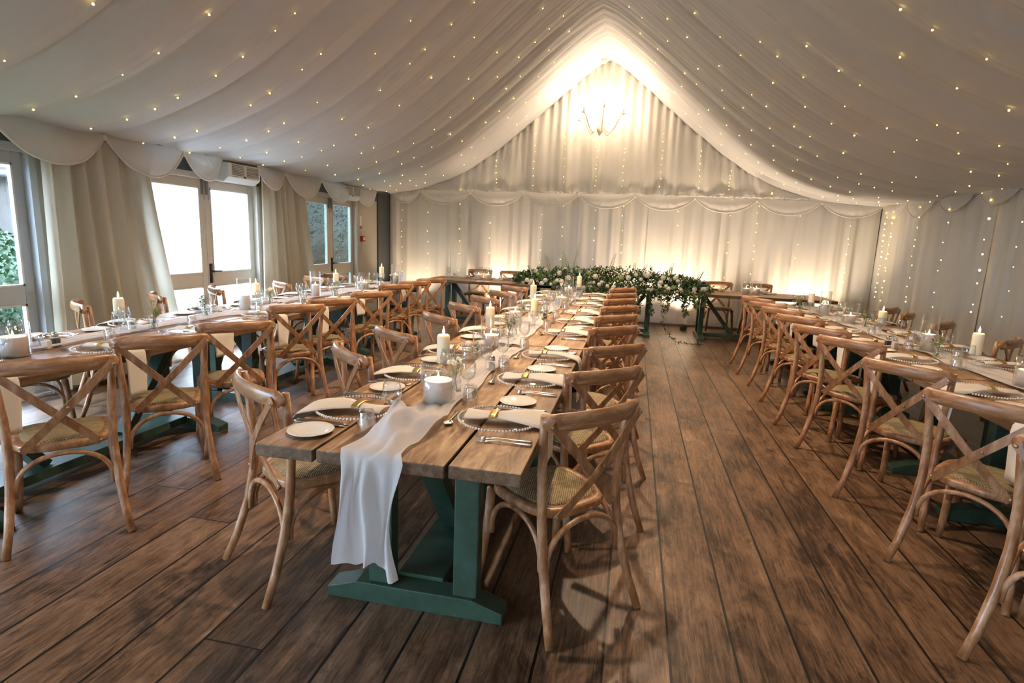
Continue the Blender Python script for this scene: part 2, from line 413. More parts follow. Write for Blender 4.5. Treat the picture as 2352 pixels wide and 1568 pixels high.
# ------------------------------------------------------------------ room shell
def shell():
    tag(obj('floor', MB().box((XL-0.1, YF-0.1, -0.05), (XR+0.1, YB+0.1, 0)), M['floor'], smooth=False), kind='structure')
    # left wall with door openings
    doors = [(-2.9, -1.05), (-0.9, 0.95), (2.1, 3.95), (5.0, 6.85), (7.9, 9.6)]
    mb = MB(); y = YF
    for (a, b) in doors:
        mb.box((XL-0.14, y, 0), (XL, a, 2.35)); mb.box((XL-0.14, a, 2.07), (XL, b, 2.35)); y = b
    mb.box((XL-0.14, y, 0), (XL, YB, 2.35))
    tag(obj('wall_left', mb, M['wallp'], smooth=False), kind='structure')
    tag(obj('wall_right', MB().box((XR, YF, 0), (XR+0.1, YB, 2.4)), M['wallp'], smooth=False), kind='structure')
    mb = MB()
    mb.add([(XL-0.1, YB, 0), (XR+.1, YB, 0), (XR+.1, YB, 2.35), (XRIDGE, YB, 4.9), (XL-0.1, YB, 2.35),
            (XL-0.1, YB+.1, 0), (XR+.1, YB+.1, 0), (XR+.1, YB+.1, 2.35), (XRIDGE, YB+.1, 4.9), (XL-0.1, YB+.1, 2.35)],
           [(0,1,2,3,4),(9,8,7,6,5),(0,5,6,1),(1,6,7,2),(2,7,8,3),(3,8,9,4),(4,9,5,0)])
    tag(obj('wall_back', mb, M['wallp'], smooth=False), kind='structure')
    mb = MB()
    mb.add([(XL-0.1, YF, 0), (XR+.1, YF, 0), (XR+.1, YF, 2.35), (XRIDGE, YF, 4.9), (XL-0.1, YF, 2.35),
            (XL-0.1, YF-.1, 0), (XR+.1, YF-.1, 0), (XR+.1, YF-.1, 2.35), (XRIDGE, YF-.1, 4.9), (XL-0.1, YF-.1, 2.35)],
           [(4,3,2,1,0),(5,6,7,8,9),(1,6,5,0),(2,7,6,1),(3,8,7,2),(4,9,8,3),(0,5,9,4)])
    tag(obj('wall_front', mb, M['curtain'], smooth=False), kind='structure')
    # outer roof canvas, opaque
    mb = MB()
    mb.add([(XL-.2, YF-.2, 2.33), (XRIDGE, YF-.2, 4.95), (XR+.2, YF-.2, 2.33), (XL-.2, YB+.2, 2.33), (XRIDGE, YB+.2, 4.95), (XR+.2, YB+.2, 2.33),
            (XL-.2, YF-.2, 2.41), (XRIDGE, YF-.2, 5.03), (XR+.2, YF-.2, 2.41), (XL-.2, YB+.2, 2.41), (XRIDGE, YB+.2, 5.03), (XR+.2, YB+.2, 2.41)],
           [(0,1,4,3),(1,2,5,4),(9,10,7,6),(10,11,8,7),(0,3,9,6),(2,8,11,5),(0,6,7,1),(1,7,8,2),(3,4,10,9),(4,5,11,10)])
    tag(obj('trim_roof_canvas', mb, M['dark_trim'], smooth=False), kind='structure')
    # draped ceiling lining
    ny = 760; xs = []
    n = 46
    for i in range(n+1): xs.append(lerp(XL+0.13, XRIDGE, 1-(1-i/n)**1.0))
    for i in range(1, n+1): xs.append(lerp(XRIDGE, XR-0.08, i/n))
    mb = MB(); nx = len(xs)-1
    mb.grid(lambda u, v: (xs[round(u*nx)], lerp(YF+0.02, 10.80, v), ceil_z(xs[round(u*nx)], lerp(YF+0.02, 10.80, v))), nx, ny)
    tag(obj('ceiling', mb, M['ceiling']), kind='structure')
    # dark header strip above the doors and the dark strip in the corner
    tag(obj('trim_1', MB().box((XL-0.01, YF, 2.09), (XL+0.02, YB, 2.23)), M['dark_trim'], smooth=False), kind='structure')
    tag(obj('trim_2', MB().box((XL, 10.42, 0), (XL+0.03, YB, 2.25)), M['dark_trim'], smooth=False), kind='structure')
shell()

def double_door(n, y0, y1, fm, pane, flip=False):
    r = thing('door_%d' % n, loc=(XL-0.07, 0, 0)); tag(r, kind='structure')
    f = MB()
    f.box((-0.06, y0, 0), (0.09, y0+0.06, 2.07)); f.box((-0.06, y1-0.06, 0), (0.09, y1, 2.07)); f.box((-0.06, y0, 2.03), (0.09, y1, 2.10)); f.box((-0.06, y0, 0), (0.08, y1, 0.03))
    obj('door_frame', f, fm, r, False, 0.004)
    ym = (y0+y1)/2
    for (a, b) in ((y0+0.06, ym-0.003), (ym+0.003, y1-0.06)):
        l = MB(); st = 0.085
        zs = [(0.03, 0.17), (0.80, 0.95), (1.94, 2.03)]
        l.box((-0.025, a, 0.03), (0.02, a+st, 2.03)); l.box((-0.025, b-st, 0.03), (0.02, b, 2.03))
        for (z0, z1) in zs: l.box((-0.025, a+st, z0), (0.02, b-st, z1))
        lf = obj('door_leaf', l, fm, r, False, 0.003)
        g = MB()  # glazing beads
        for (z0, z1) in ((0.17, 0.80), (0.95, 1.94)):
            ya, yb = a+st, b-st; t = 0.016
            g.box((-0.01, ya, z0), (0.028, ya+t, z1)); g.box((-0.01, yb-t, z0), (0.028, yb, z1)); g.box((-0.01, ya, z0), (0.028, yb, z0+t)); g.box((-0.01, ya, z1-t), (0.028, yb, z1))
        obj('glazing_bead', g, M['white_plastic'], lf, False)
        for (z0, z1) in ((0.17, 0.80), (0.95, 1.94)):
            obj('glass_pane', MB().box((-0.004, a+st, z0), (0.0, b-st, z1)), pane, lf, False)
    h = MB(); h.box((0.02, ym+0.022, 0.83), (0.032, ym+0.062, 1.06)); h.tube([(0.03, ym+0.042, 0.975), (0.075, ym+0.042, 0.975), (0.078, ym+0.16, 0.972)], 0.009, 8)
    obj('door_handle', h, M['black'], r, True)
    b = MB(); b.box((0.02, ym-0.05, 1.86), (0.035, ym-0.01, 2.03)); b.box((0.02, ym+0.02, 1.86), (0.035, ym+0.06, 2.03)); b.tube([(0.045, ym-0.03, 1.80), (0.045, ym-0.03, 2.03)], 0.006, 6); b.tube([(0.045, ym+0.04, 1.80), (0.045, ym+0.04, 2.03)], 0.006, 6)
    obj('door_bolt', b, M['steel'], r, False)
double_door(1, 2.1, 3.95, M['frame_grey'], M['pane'])
double_door(2, 5.0, 6.85, M['frame'], M['pane'])
double_door(3, 7.9, 9.6, M['frame'], M['pane_dark'])
double_door(4, -0.9, 0.95, M['frame_grey'], M['pane'])  # unseen doors behind the viewer, added to let in more daylight
double_door(5, -2.9, -1.05, M['frame_grey'], M['pane'])  # also added out of view for daylight fill

# ------------------------------------------------------------------ outside
def outside():
    tag(obj('lawn', MB().box((-30, -14, -0.12), (XL-0.14, 30, -0.06)), M['grass'], smooth=False), 'green lawn outside the doors of the left wall', 'lawn')
    tag(obj('paved_path', MB().box((-8.0, 5.2, -0.06), (XL-0.14, 22, -0.03)), M['paving'], smooth=False), 'pale paved path outside the middle pair of doors', 'path')
    b = thing('stone_building', 'pale stone building with slate roof seen through the nearest left door', 'building', (-12.5, 7.5, -0.06))
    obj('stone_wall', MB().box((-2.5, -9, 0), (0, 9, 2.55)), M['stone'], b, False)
    rf = MB(); rf.add([(0.25, -9.3, 2.45), (0.25, 9.3, 2.45), (-2.5, 9.3, 5.4), (-2.5, -9.3, 5.4), (0.25, -9.3, 2.55), (0.25, 9.3, 2.55), (-2.5, 9.3, 5.5), (-2.5, -9.3, 5.5)], [(0,1,2,3),(7,6,5,4),(0,4,5,1),(1,5,6,2),(2,6,7,3),(3,7,4,0)])
    obj('slate_roof', rf, M['slate'], b, False)
    obj('gutter', MB().tube([(0.3, -9.3, 2.42), (0.3, 9.3, 2.42)], 0.07, 8), M['dark_trim'], b)
    w = thing('annexe', 'bright white rendered building seen through the middle pair of doors', 'building', (-8.2, 8.0, -0.06))
    obj('rendered_wall', MB().box((-1.5, 0, 0), (0, 4.2, 2.75)), M['render'], w, False)
    obj('flat_roof', MB().box((-1.6, -0.1, 2.75), (0.1, 4.3, 2.83)), M['dark_trim'], w, False)
    def bush(name, label, c, sx, sy, sz, m, nseed, count, lsz):
        random.seed(nseed); mb = MB()
        mb.ball((0, 0, sz*0.5), 1, 20, 12, (sx*0.9, sy*0.9, sz*0.46))
        for i in range(count):
            a = random.uniform(0, 2*PI); e = random.uniform(-0.9, 1.5)
            p = Vector((sx*math.cos(e)*math.cos(a), sy*math.cos(e)*math.sin(a), sz*0.5+sz*0.5*math.sin(e)))*random.uniform(0.93, 1.04)
            u = Vector((random.uniform(-1, 1), random.uniform(-1, 1), random.uniform(-1, 1))).normalized(); v = u.orthogonal().normalized()
            L_ = random.uniform(0.6, 1.2)*lsz
            mb.add([p-u*L_, p+v*L_*.5, p+u*L_, p-v*L_*.5], [(0, 1, 2, 3)])
        o = obj(name, mb, m, None, False, loc=c); tag(o, label, 'shrub')
    bush('shrub', 'rounded green shrub on the lawn outside the nearest left door', (-8.6, 5.3, -0.18), 1.3, 1.5, 1.62, M['hedge'], 5, 12000, .045)
    bush('hedge', 'dark green hedge beyond the far pair of doors', (-9.0, 16.0, -0.2), 1.2, 3.4, 3.4, M['hedge_dark'], 6, 12000, .05)
outside()

# ------------------------------------------------------------------ curtains
def curtain(name, p0, p1, z0, ztop, amp, folds, label, m, seed, out=(0, -1), spread=(0, 0), nv=26, nu=150, gather=0.0):
    """cloth hung between p0 and p1 (xy), folds bulging along out; spread widens the hem at either end"""
    P0, P1 = Vector(p0), Vector(p1); O = Vector(out)
    D = (P1-P0); Ln = D.length; D.normalize()
    def f(u, v):
        z = lerp(z0, ztop(u) if callable(ztop) else ztop, v)
        w = u*Ln
        ph = w*folds*2*PI/Ln + 1.6*vnoise(u*folds*0.55, seed) + 0.5*(1-v)*vnoise(u*folds*.8+3, seed+1)
        a = amp*(0.45+0.55*(0.5+0.5*vnoise(u*folds*0.7+v*1.2, seed+2)))*(1.0-0.25*v)
        off = a*math.sin(ph) + 0.22*a*math.sin(2.3*ph+1.0+v) + gather*v
        sh = spread[0]*(1-u)*(1-v)**1.3 + spread[1]*u*(1-v)**1.3 + 0.03*(1-v)*vnoise(u*3+seed, seed+5)
        q = P0 + D*(w+sh+0.25*a*math.cos(ph)) + O*off
        return (q.x, q.y, z)
    o = obj(name, MB().grid(f, nu, nv), m, None, True)
    return tag(o, label, 'curtain')
# back wall panels
nb = 7; xa, xb = -4.86, 4.0
for i in range(nb):
    a = lerp(xa, xb, i/nb); b = lerp(xa, xb, (i+1)/nb)
    pos = ['at the left corner of the back wall', 'behind the left end of the head table', 'behind the left part of the flower garland', 'in the middle of the back wall, behind the garland',
           'behind the gap right of the garland', 'behind the right end of the head table', 'at the right corner of the back wall'][i]
    c = curtain('curtain', (a, 10.93), (b+0.03, 10.93), 0.04, 2.40, 0.024, 4.6, 'floor-length pleated white curtain ' + pos, M['curtain'], 11+i, (0, -1), (0.0, 0.0) if i else (-0.02, 0), 22, 150)
    c['group'] = 'white curtains along the back wall'
# right wall panels
yy = [10.95, 9.4, 7.8, 6.2, 4.6, 2.8, -4.0]
for i in range(6):
    nm = ['beside the back corner', 'second from the back corner', 'third from the back corner', 'fourth from the back corner', 'nearest in view', 'beside and behind the viewer'][i]
    c = curtain('curtain', (4.06, yy[i]), (4.06, yy[i+1]-0.03), 0.04, 2.42, 0.032, 5 if i < 5 else 26, 'pleated white curtain on the right wall, ' + nm, M['curtain'], 31+i, (-1, 0), (0, 0), 22, 150)
    c['group'] = 'white curtains along the right wall'
# cream drapes between the left doors
curtain('drape', (XL+0.13, 3.90), (XL+0.13, 4.98), 0.05, 2.22, 0.075, 6.5, 'wide cream satin drape between the nearest and middle left doors', M['drape'], 51, (1, 0), (-0.05, 0.42), 30, 170)
curtain('drape', (XL+0.13, 6.72), (XL+0.13, 7.75), 0.05, 2.22, 0.065, 6.5, 'cream drape between the middle and far left doors', M['drape'], 58, (1, 0), (-0.05, 0.38), 30, 170)

# pleated gable cloth
def gable():
    a, b = -4.25, 3.15
    def f(u, v):
        x = lerp(a, b, u); zt = ceil_z(x, 10.6)-0.0; z = lerp(2.37, zt+0.06, v**1.0)
        hgt = max(zt-2.37, 0.02)
        w = x*2*PI/0.15 + 2.0*vnoise(x*3.0, 71)
        slant = 0.35*(1-v)*math.copysign(1, XRIDGE-x)*min(1, abs(x-XRIDGE)/2.0)*0.4
        top = v**2.0; bot = (1-v)**6
        w2 = w + slant*18
        am = (0.004 + 0.045*v**2.6 + 0.010*bot)*min(1, hgt/0.5)
        y = 10.78 + 0.02 - am*math.sin(w2)*(0.7+0.4*vnoise(x*5, 73)) - 0.02*math.sin(w2*0.31+v) - 0.10*math.sin(PI*v)*min(1, hgt)
        return (x, y, z)
    mb = MB().grid(f, 620, 36)
    def rf(u, v):   # gathered frill at the hem
        x = lerp(a, b, u); w = x*2*PI/0.09 + 2.5*vnoise(x*6, 75)
        return (x, 10.80-0.014*math.sin(w)*(.6+.5*vnoise(x*9, 76))-0.010*math.sin(PI*v), lerp(2.335, 2.38, v) + 0.007*math.sin(w*.5+1)*(1-v))
    mb.grid(rf, 620, 4)
    tag(obj('gable_drape', mb, M['curtain']), 'pleated white cloth filling the gable above the back wall', 'drape')
gable()

# scalloped swags
def swag(A, B, out, dip, label, group, seed=0, billow=0.06):
    A, B, O = Vector(A), Vector(B), Vector((*out, 0)); Ln = (B-A).length
    root = thing('valance_swag', label, 'swag', group=group)
    def edge(u): return dip*(1-abs(2*u-1)**2.2)**0.9 if 0 < u < 1 else 0.0
    def f(u, v):
        P = A.lerp(B, u); e = edge(u)
        rad = math.sin(PI*u)
        fold = 0.012*math.sin(14*math.atan2((u-0.5)*Ln, 0.08+v*dip))*v*(1-v*0.5)*rad
        P = P + O*(billow*math.sin(PI*min(v*1.15, 1)*0.85)*rad + fold + 0.02)
        P.z = P.z - e*v + 0.015*(1-v)
        return tuple(P)
    obj('swag_cloth', MB().grid(f, 40, 12), M['voile'], root)
    hem = [Vector(f(u/36, 1)) for u in range(37)]
    obj('swag_hem', MB().tube(hem, 0.010, 6), M['curtain'], root)
    tails = MB().ball(tuple(A+O*0.02+Vector((0, 0, -0.01))), 0.022, 8, 6, (1, 1, 1.5))
    obj('gather', tails, M['curtain'], root)
xk = [-5.2+1.03*k for k in range(10)]
for k in range(9):
    a, b = max(xk[k], XL+0.15), min(xk[k+1], 4.02)
    if k == 0: lab = 'scalloped white valance swag at the left end of the back wall'
    elif k == 8: lab = 'scalloped white valance swag at the right end of the back wall'
    else: lab = 'scalloped white valance swag on the back wall, %s from the left corner' % ORD[k]
    swag((a, 10.78, 2.33-0.012*max(0, k-5)), (b, 10.78, 2.33-0.012*max(0, k-4)), (0, -1), 0.235, lab, 'swags along the back wall', k)
yl = [(2.55, 3.5), (3.5, 4.47), (4.47, 5.40), (5.40, 5.98), (6.62, 7.2), (7.2, 8.15), (8.15, 9.15), (9.15, 10.05)]
for k, (a, b) in enumerate(yl):
    lab = ['large white valance swag over the nearest left door', 'large white valance swag over the nearest cream drape', 'white valance swag over the near leaf of the middle doors',
           'short white valance swag just left of the wall heater', 'short white valance swag just right of the wall heater', 'white valance swag over the second cream drape',
           'white valance swag over the near leaf of the far doors', 'white valance swag at the far end of the left wall'][k]
    swag((XL+0.15, a, 2.26), (XL+0.15, b, 2.26), (1, 0), 0.30 if k != 3 and k != 4 else 0.26, lab, 'swags along the left wall', k, 0.09)
yr = [10.75, 9.95, 9.05, 8.1, 7.2, 6.3, 5.4, 4.5]
for k in range(7):
    lab = 'white valance swag on the right wall, %s from the back corner' % (['first', 'second', 'third', 'fourth', 'fifth', 'sixth', 'seventh'][k])
    swag((XR-0.13, yr[k], 2.24+0.03*k), (XR-0.13, yr[k+1], 2.24+0.03*(k+1)), (-1, 0), 0.26, lab, 'swags along the right wall', k, 0.07)

# wall fittings
def heater(y0, y1, z0, lab):
    r = thing('wall_heater', lab, 'heater', (XL+0.02, y0, z0))
    w = y1-y0
    mb = MB(); mb.add([(0, 0, 0.03), (0.12, 0, 0), (0.20, 0, 0.06), (0.20, 0, 0.22), (0, 0, 0.24), (0, w, 0.03), (0.12, w, 0), (0.20, w, 0.06), (0.20, w, 0.22), (0, w, 0.24)],
                      [(4,3,2,1,0),(5,6,7,8,9),(0,1,6,5),(1,2,7,6),(2,3,8,7),(3,4,9,8),(4,0,5,9)])
    obj('casing', mb, M['white_plastic'], r, False, 0.008)
    for s in (0.06, 0.52):
        g = MB()
        for i in range(7): g.box((0.198, w*s+0.02, 0.085+0.018*i), (0.206, w*(s+0.40), 0.094+0.018*i))
        obj('grille', g, M['grille'], r, False)
    obj('control_panel', MB().box((0.196, w*0.46, 0.062), (0.204, w*0.52, 0.082)), M['black'], r, False)
    obj('maker_badge', MB().box((0.196, w*0.10, 0.064), (0.202, w*0.26, 0.072)), M['steel'], r, False)
heater(6.02, 6.60, 2.02, 'white wall heater with slatted grilles above the middle doors')
heater(8.75, 9.35, 2.02, 'white wall heater half hidden behind a swag above the far doors')
r = thing('fire_call_point', 'small red fire alarm call point on the wall right of the far doors', 'alarm', (XL+0.0, 9.78, 1.38))
obj('red_box', MB().box((0, -0.05, -0.05), (0.05, 0.05, 0.05)), M['red'], r, False, 0.006)
obj('break_window', MB().box((0.05, -0.028, -0.02), (0.053, 0.028, 0.028)), M['white_plastic'], r, False)
r = thing('safety_notice', 'narrow white notice with a red strip above the fire call point', 'sign', (XL+0.0, 9.74, 1.66))
obj('notice_card', MB().box((0, -0.035, -0.10), (0.006, 0.035, 0.12)), M['paper'], r, False)
obj('red_strip', MB().box((0.006, -0.035, -0.10), (0.009, 0.035, -0.05)), M['red'], r, False)

# ------------------------------------------------------------------ chairs
def make_chair():
    r = thing('crossback_chair')
    # seat frame: rounded trapezoid ring with a thick edge
    def outline(s, n=40):
        pts = []
        for k in range(n):
            a = 2*PI*k/n; c, sn = math.cos(a), math.sin(a)
            e = 2/3.2; x = math.copysign(abs(c)**e, c); y = math.copysign(abs(sn)**e, sn)
            hw = lerp(0.185, 0.222, (y+1)/2)
            pts.append((x*hw*s, y*0.205*s))
        return pts
    n = 40; prof_ = [(0.86, 0.432), (0.985, 0.432), (1.0, 0.440), (1.0, 0.458), (0.985, 0.466), (0.80, 0.468), (0.80, 0.45)]
    vs = []; fs = []
    for (s, z) in prof_: vs += [(x, y, z) for x, y in outline(s, n)]
    for i in range(len(prof_)-1):
        for k in range(n): k2 = (k+1) % n; fs.append((i*n+k, i*n+k2, (i+1)*n+k2, (i+1)*n+k))
    obj('seat_frame', MB().add(vs, fs), M['chair'], r)
    vs = []; fs = []; pr2 = [(0.82, 0.448), (0.82, 0.468), (0.78, 0.476), (0.6, 0.481), (0.3, 0.480), (0.02, 0.479)]
    for (s, z) in pr2: vs += [(x, y, z) for x, y in outline(s, n)]
    for i in range(len(pr2)-1):
        for k in range(n): k2 = (k+1) % n; fs.append((i*n+k, i*n+k2, (i+1)*n+k2, (i+1)*n+k))
    fs.append(tuple(range((len(pr2)-1)*n, len(pr2)*n))); fs.append(tuple(reversed(range(n))))
    obj('woven_seat', MB().add(vs, fs), M['weave'], r)
    # top rail, bowed back
    path = []; rad = []
    for i in range(21):
        t = -1+2*i/20; path.append((0.243*t, -0.228-0.058*(1-t*t), 0.848+0.008*(1-t*t)))
        rad.append(0.036*(1-max(0, abs(t)-0.93)/0.07*0.45) if abs(t) < 1 else 0.014)
    obj('back_rail', MB().tube(path, rad, 14, 0.50), M['chair_rail'], r)
    for s in (-1, 1):
        p = [(s*0.235, -0.325, 0), (s*0.218, -0.275, 0.12), (s*0.203, -0.225, 0.28), (s*0.196, -0.195, 0.44), (s*0.200, -0.188, 0.60), (s*0.212, -0.200, 0.76), (s*0.222, -0.212, 0.872)]
        obj('back_leg', MB().tube(p, [0.0165, 0.018, 0.0195, 0.0195, 0.0185, 0.0175, 0.016], 12, up=(1, 0, 0)), M['chair'], r)
        p = [(s*0.222, 0.205, 0), (s*0.208, 0.188, 0.13), (s*0.198, 0.172, 0.30), (s*0.192, 0.16, 0.44)]
        obj('front_leg', MB().tube(p, [0.0155, 0.0175, 0.0195, 0.0205], 12, up=(1, 0, 0)), M['chair'], r)
    for s in (-1, 1):
        mb = MB(); pts = []
        for i in range(13):
            t = i/12; x = lerp(s*0.222, -s*0.150, t)
            y = lerp(-0.262, -0.222, t) - 0.022*math.sin(PI*t) - (0.004 if s > 0 else -0.003)
            pts.append((x, y, lerp(0.852, 0.452, t)))
        # flat strip
        V = []; F = []
        d = Vector((pts[-1][0]-pts[0][0], 0, pts[-1][2]-pts[0][2])).normalized(); nrm = Vector((-d.z, 0, d.x)); hw = 0.0185
        for p in pts:
            P = Vector(p)
            for a, b in ((-hw, -0.004), (hw, -0.004), (hw, 0.004), (-hw, 0.004)): V.append(tuple(P+nrm*a+Vector((0, b, 0))))
        for i in range(12):
            for k in range(4): F.append((i*4+k, i*4+(k+1) % 4, (i+1)*4+(k+1) % 4, (i+1)*4+k))
        F += [(3, 2, 1, 0), (48, 49, 50, 51)]
        bar = obj('cross_bar', MB().add(V, F), M['chair'], r, False, 0.002)
        for q in (pts[0], pts[-1]) + ((pts[6],) if s > 0 else ()):
            b = MB().tube([(q[0], q[1]-0.009, q[2]+(-0.012 if q is pts[0] else 0.012 if q is pts[-1] else 0)), (q[0], q[1]-0.003, q[2]+(-0.012 if q is pts[0] else 0.012 if q is pts[-1] else 0))], [0.006, 0.009], 8)
            obj('bolt', b, M['bolt'], bar)
    def hoop(a, b, z0, z1):
        A, B = Vector(a), Vector(b); p = []
        for i in range(15):
            t = i/14; q = A.lerp(B, 0.5-0.5*math.cos(PI*t)); q.z = lerp(z0, z1, math.sin(PI*t)**0.75); p.append(tuple(q))
        obj('bentwood_brace', MB().tube(p, 0.0118, 8), M['chair'], r)
    hoop((-0.188, -0.222, 0), (0.188, -0.222, 0), 0.24, 0.424)
    hoop((-0.196, -0.20, 0), (-0.192, 0.15, 0), 0.24, 0.424)
    hoop((0.196, -0.20, 0), (0.192, 0.15, 0), 0.24, 0.424)
    return Proto(r)
CH = make_chair()
def chair_at(mid, deg, label, group):
    a = math.radians(deg); n = Vector((-math.sin(a), math.cos(a))); c = Vector(mid) + n*0.262
    CH.place((c.x, c.y, 0), a, label, 'chair', group)
MR = [(-0.085,2.09,47), (-0.075,2.77,42), (-0.045,3.46,44), (-0.08,4.24,45), (-0.08,4.93,43), (-0.075,5.66,44), (-0.09,6.41,46), (-0.085,7.12,45), (-0.085,7.95,45)]
ML = [(-1.5,2.0,-34), (-1.48,2.75,-43), (-1.515,3.41,-37), (-1.5,4.24,-41), (-1.53,5.02,-40), (-1.52,5.75,-40), (-1.5,6.47,-40), (-1.52,7.25,-38)]
LN = [(-2.53,2.03,49), (-2.555,2.67,46), (-2.525,3.26,47), (-2.7,4.24,50), (-2.695,4.81,50), (-2.67,5.59,52), (-2.83,6.6,52), (-2.82,7.2,52), (-2.8,7.79,50)]
RN = [(1.53,2.1,-47), (1.54,2.79,-46), (1.53,3.52,-46), (1.53,4.39,-47), (1.505,4.97,-46), (1.535,5.71,-47), (1.53,6.35,-48), (1.505,6.91,-49), (1.52,7.53,-50)]
LF = [(-4.15,2.85,-38), (-4.2,3.6,-36), (-4.22,4.35,-38), (-4.22,5.1,-40), (-4.1,6.05,-36), (-4.22,7.0,-22), (-4.26,7.62,-18)]
RF = [(2.92,7.2,50), (2.9,6.72,60), (2.91,6.0,50), (2.91,5.02,48), (2.91,3.9,48)]
for k, (x, y, a) in enumerate(MR): chair_at((x, y), a, 'oak cross-back chair, %s of those along the right side of the middle table' % ORD[k], 'chairs on the right side of the middle table')
for k, (x, y, a) in enumerate(ML): chair_at((x, y), a, 'oak cross-back chair, %s of those along the left side of the middle table' % ORD[k], 'chairs on the left side of the middle table')
for k, (x, y, a) in enumerate(LN): chair_at((x, y), a, 'oak cross-back chair, %s along the aisle side of the left table' % ORD[k], 'chairs on the aisle side of the left table')
for k, (x, y, a) in enumerate(RN): chair_at((x, y), a, 'oak cross-back chair, %s along the aisle side of the right table' % ORD[k], 'chairs on the aisle side of the right table')
for k, (x, y, a) in enumerate(LF): chair_at((x, y), a, 'oak cross-back chair, %s on the door side of the left table' % ORD[k], 'chairs on the door side of the left table')
for k, (x, y, a) in enumerate(RF): chair_at((x, y), a, 'oak cross-back chair, %s from the far end on the curtain side of the right table' % (['first'] + ORD[1:])[k], 'chairs on the curtain side of the right table')
HC = [(-2.84, 10.58, 178, 'oak cross-back chair behind the head table, nearest its left end'), (-2.20, 10.52, 182, 'oak cross-back chair behind the head table, just left of the garland'),
      (1.47, 10.50, 183, 'oak cross-back chair behind the head table, just right of the garland'), (2.12, 10.50, 178, 'oak cross-back chair behind the head table, nearest its right end')]
for (x, y, a, lb) in HC: chair_at((x, y), a, lb, 'chairs behind the head table')

# ------------------------------------------------------------------ tables
def make_table(length, seed):
    """table along +y, x from 0 to 0.95, y from 0 to length"""
    r = thing('trestle_table'); random.seed(seed); W_ = 0.95
    cuts = [0, .225, .455, .70, .95]
    mb = MB()
    for i in range(4):
        x0, x1 = cuts[i]+(0.0055 if i else 0), cuts[i+1]-(0.0055 if i < 3 else 0); e0, e1 = random.uniform(-.008, .008), random.uniform(-.008, .008)
        mb.box((x0, e0, 0.712+random.uniform(-.001, .001)), (x1, length+e1, 0.760-random.uniform(0, .0015)))
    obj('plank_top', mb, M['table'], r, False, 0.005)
    for yt in (0.33, length-0.33):
        sgn = 1 if yt < length/2 else -1
        f = MB(); h = 0.085; a, b = 0.10, 0.85   # foot with bevelled ends
        prof_ = [(a, 0.0), (b, 0.0), (b, 0.045), (b-0.13, h), (a+0.13, h), (a, 0.045)]
        vs = [(x, yt-0.05, z) for x, z in prof_]+[(x, yt+0.05, z) for x, z in prof_]
        fs = [(0,1,2,3,4,5), (11,10,9,8,7,6)]+[(i, i+6, (i+1) % 6+6, (i+1) % 6) for i in range(6)]
        obj('trestle_foot', f.add(vs, fs), M['green'], r, False, 0.004)
        for x in (0.33, 0.69):
            obj('trestle_post', MB().box((x-0.05, yt-0.035, h), (x+0.05, yt+0.035, 0.66)), M['green'], r, False, 0.005)
        obj('trestle_bearer', MB().box((0.08, yt-0.045, 0.655), (0.87, yt+0.045, 0.712)), M['green'], r, False, 0.004)
        # diagonal brace from the stretcher up to the bearer
        A, B = Vector((0.475, yt+sgn*0.50, 0.10)), Vector((0.475, yt+sgn*0.06, 0.66)); d = (B-A).normalized(); n_ = Vector((0, -d.z, d.y))
        V = [tuple(P+Vector((sx, 0, 0))+n_*sn) for P in (A, B) for (sx, sn) in ((-.05, -.03), (.05, -.03), (.05, .03), (-.05, .03))]
        obj('diagonal_brace', MB().add(V, [(0,1,2,3),(7,6,5,4),(0,4,5,1),(1,5,6,2),(2,6,7,3),(3,7,4,0)]), M['green'], r, False, 0.004)
    obj('stretcher', MB().box((0.375, 0.37, 0.045), (0.575, length-0.37, 0.10)), M['green'], r, False, 0.004)
    return Proto(r)
TB = make_table(2.2, 1)
YT = [1.68, 3.90, 6.12]
for k, y in enumerate(YT):
    nm = ['nearest', 'middle', 'farthest'][k]
    TB.place((-1.25, y, 0), 0, 'rustic plank table on green trestles, %s of three in the middle row' % nm, 'table', 'plank tables of the middle row')
for k, y in enumerate(YT):
    nm = ['nearest', 'middle', 'farthest'][k]
    TB.place((-3.76-(0, .10, .22)[k], y, 0), 0, 'rustic plank table on green trestles, %s of three beside the left doors' % nm, 'table', 'plank tables of the left row')
for k, y in enumerate(YT):
    nm = ['nearest', 'middle', 'farthest'][k]
    TB.place((1.75, y-(0.1 if k == 2 else 0), 0), 0, 'rustic plank table on green trestles, %s of three in the right row' % nm, 'table', 'plank tables of the right row')
for (x, nm) in ((-1.28, 'at its left end'), (0.62, 'middle, under the flower garland'), (3.0, 'at its right end')):
    TB.place((x, 9.22, 0), PI/2, 'rustic plank table on green trestles, head row, ' + nm, 'table', 'plank tables of the head row')

# ------------------------------------------------------------------ tableware prototypes
T = 0.7605
def open_lathe(prof_, seg, **k):
    s_caps[0] = False; mb = MB().lathe(prof_, seg, **k); s_caps[0] = True; return mb
def p_charger():
    r = thing('charger_plate')
    obj('plate', open_lathe([(0.001, 0.004), (0.10, 0.004), (0.125, 0.009), (0.163, 0.016), (0.163, 0.019), (0.124, 0.012), (0.10, 0.007), (0.001, 0.007)], 48), M['charger'], r)
    mb = MB()
    for k in range(76):
        a = 2*PI*k/76; mb.ball((0.164*math.cos(a), 0.164*math.sin(a), 0.017), 0.0058, 6, 4)
    obj('beaded_rim', mb, M['bead'], r)
    return Proto(r)
def p_side():
    r = obj('side_plate', open_lathe([(0.001, 0.006), (0.05, 0.006), (0.058, 0.009), (0.083, 0.017), (0.085, 0.019), (0.083, 0.0205), (0.056, 0.0115), (0.05, 0.0085), (0.001, 0.008)], 40), M['china'])
    return Proto(r)
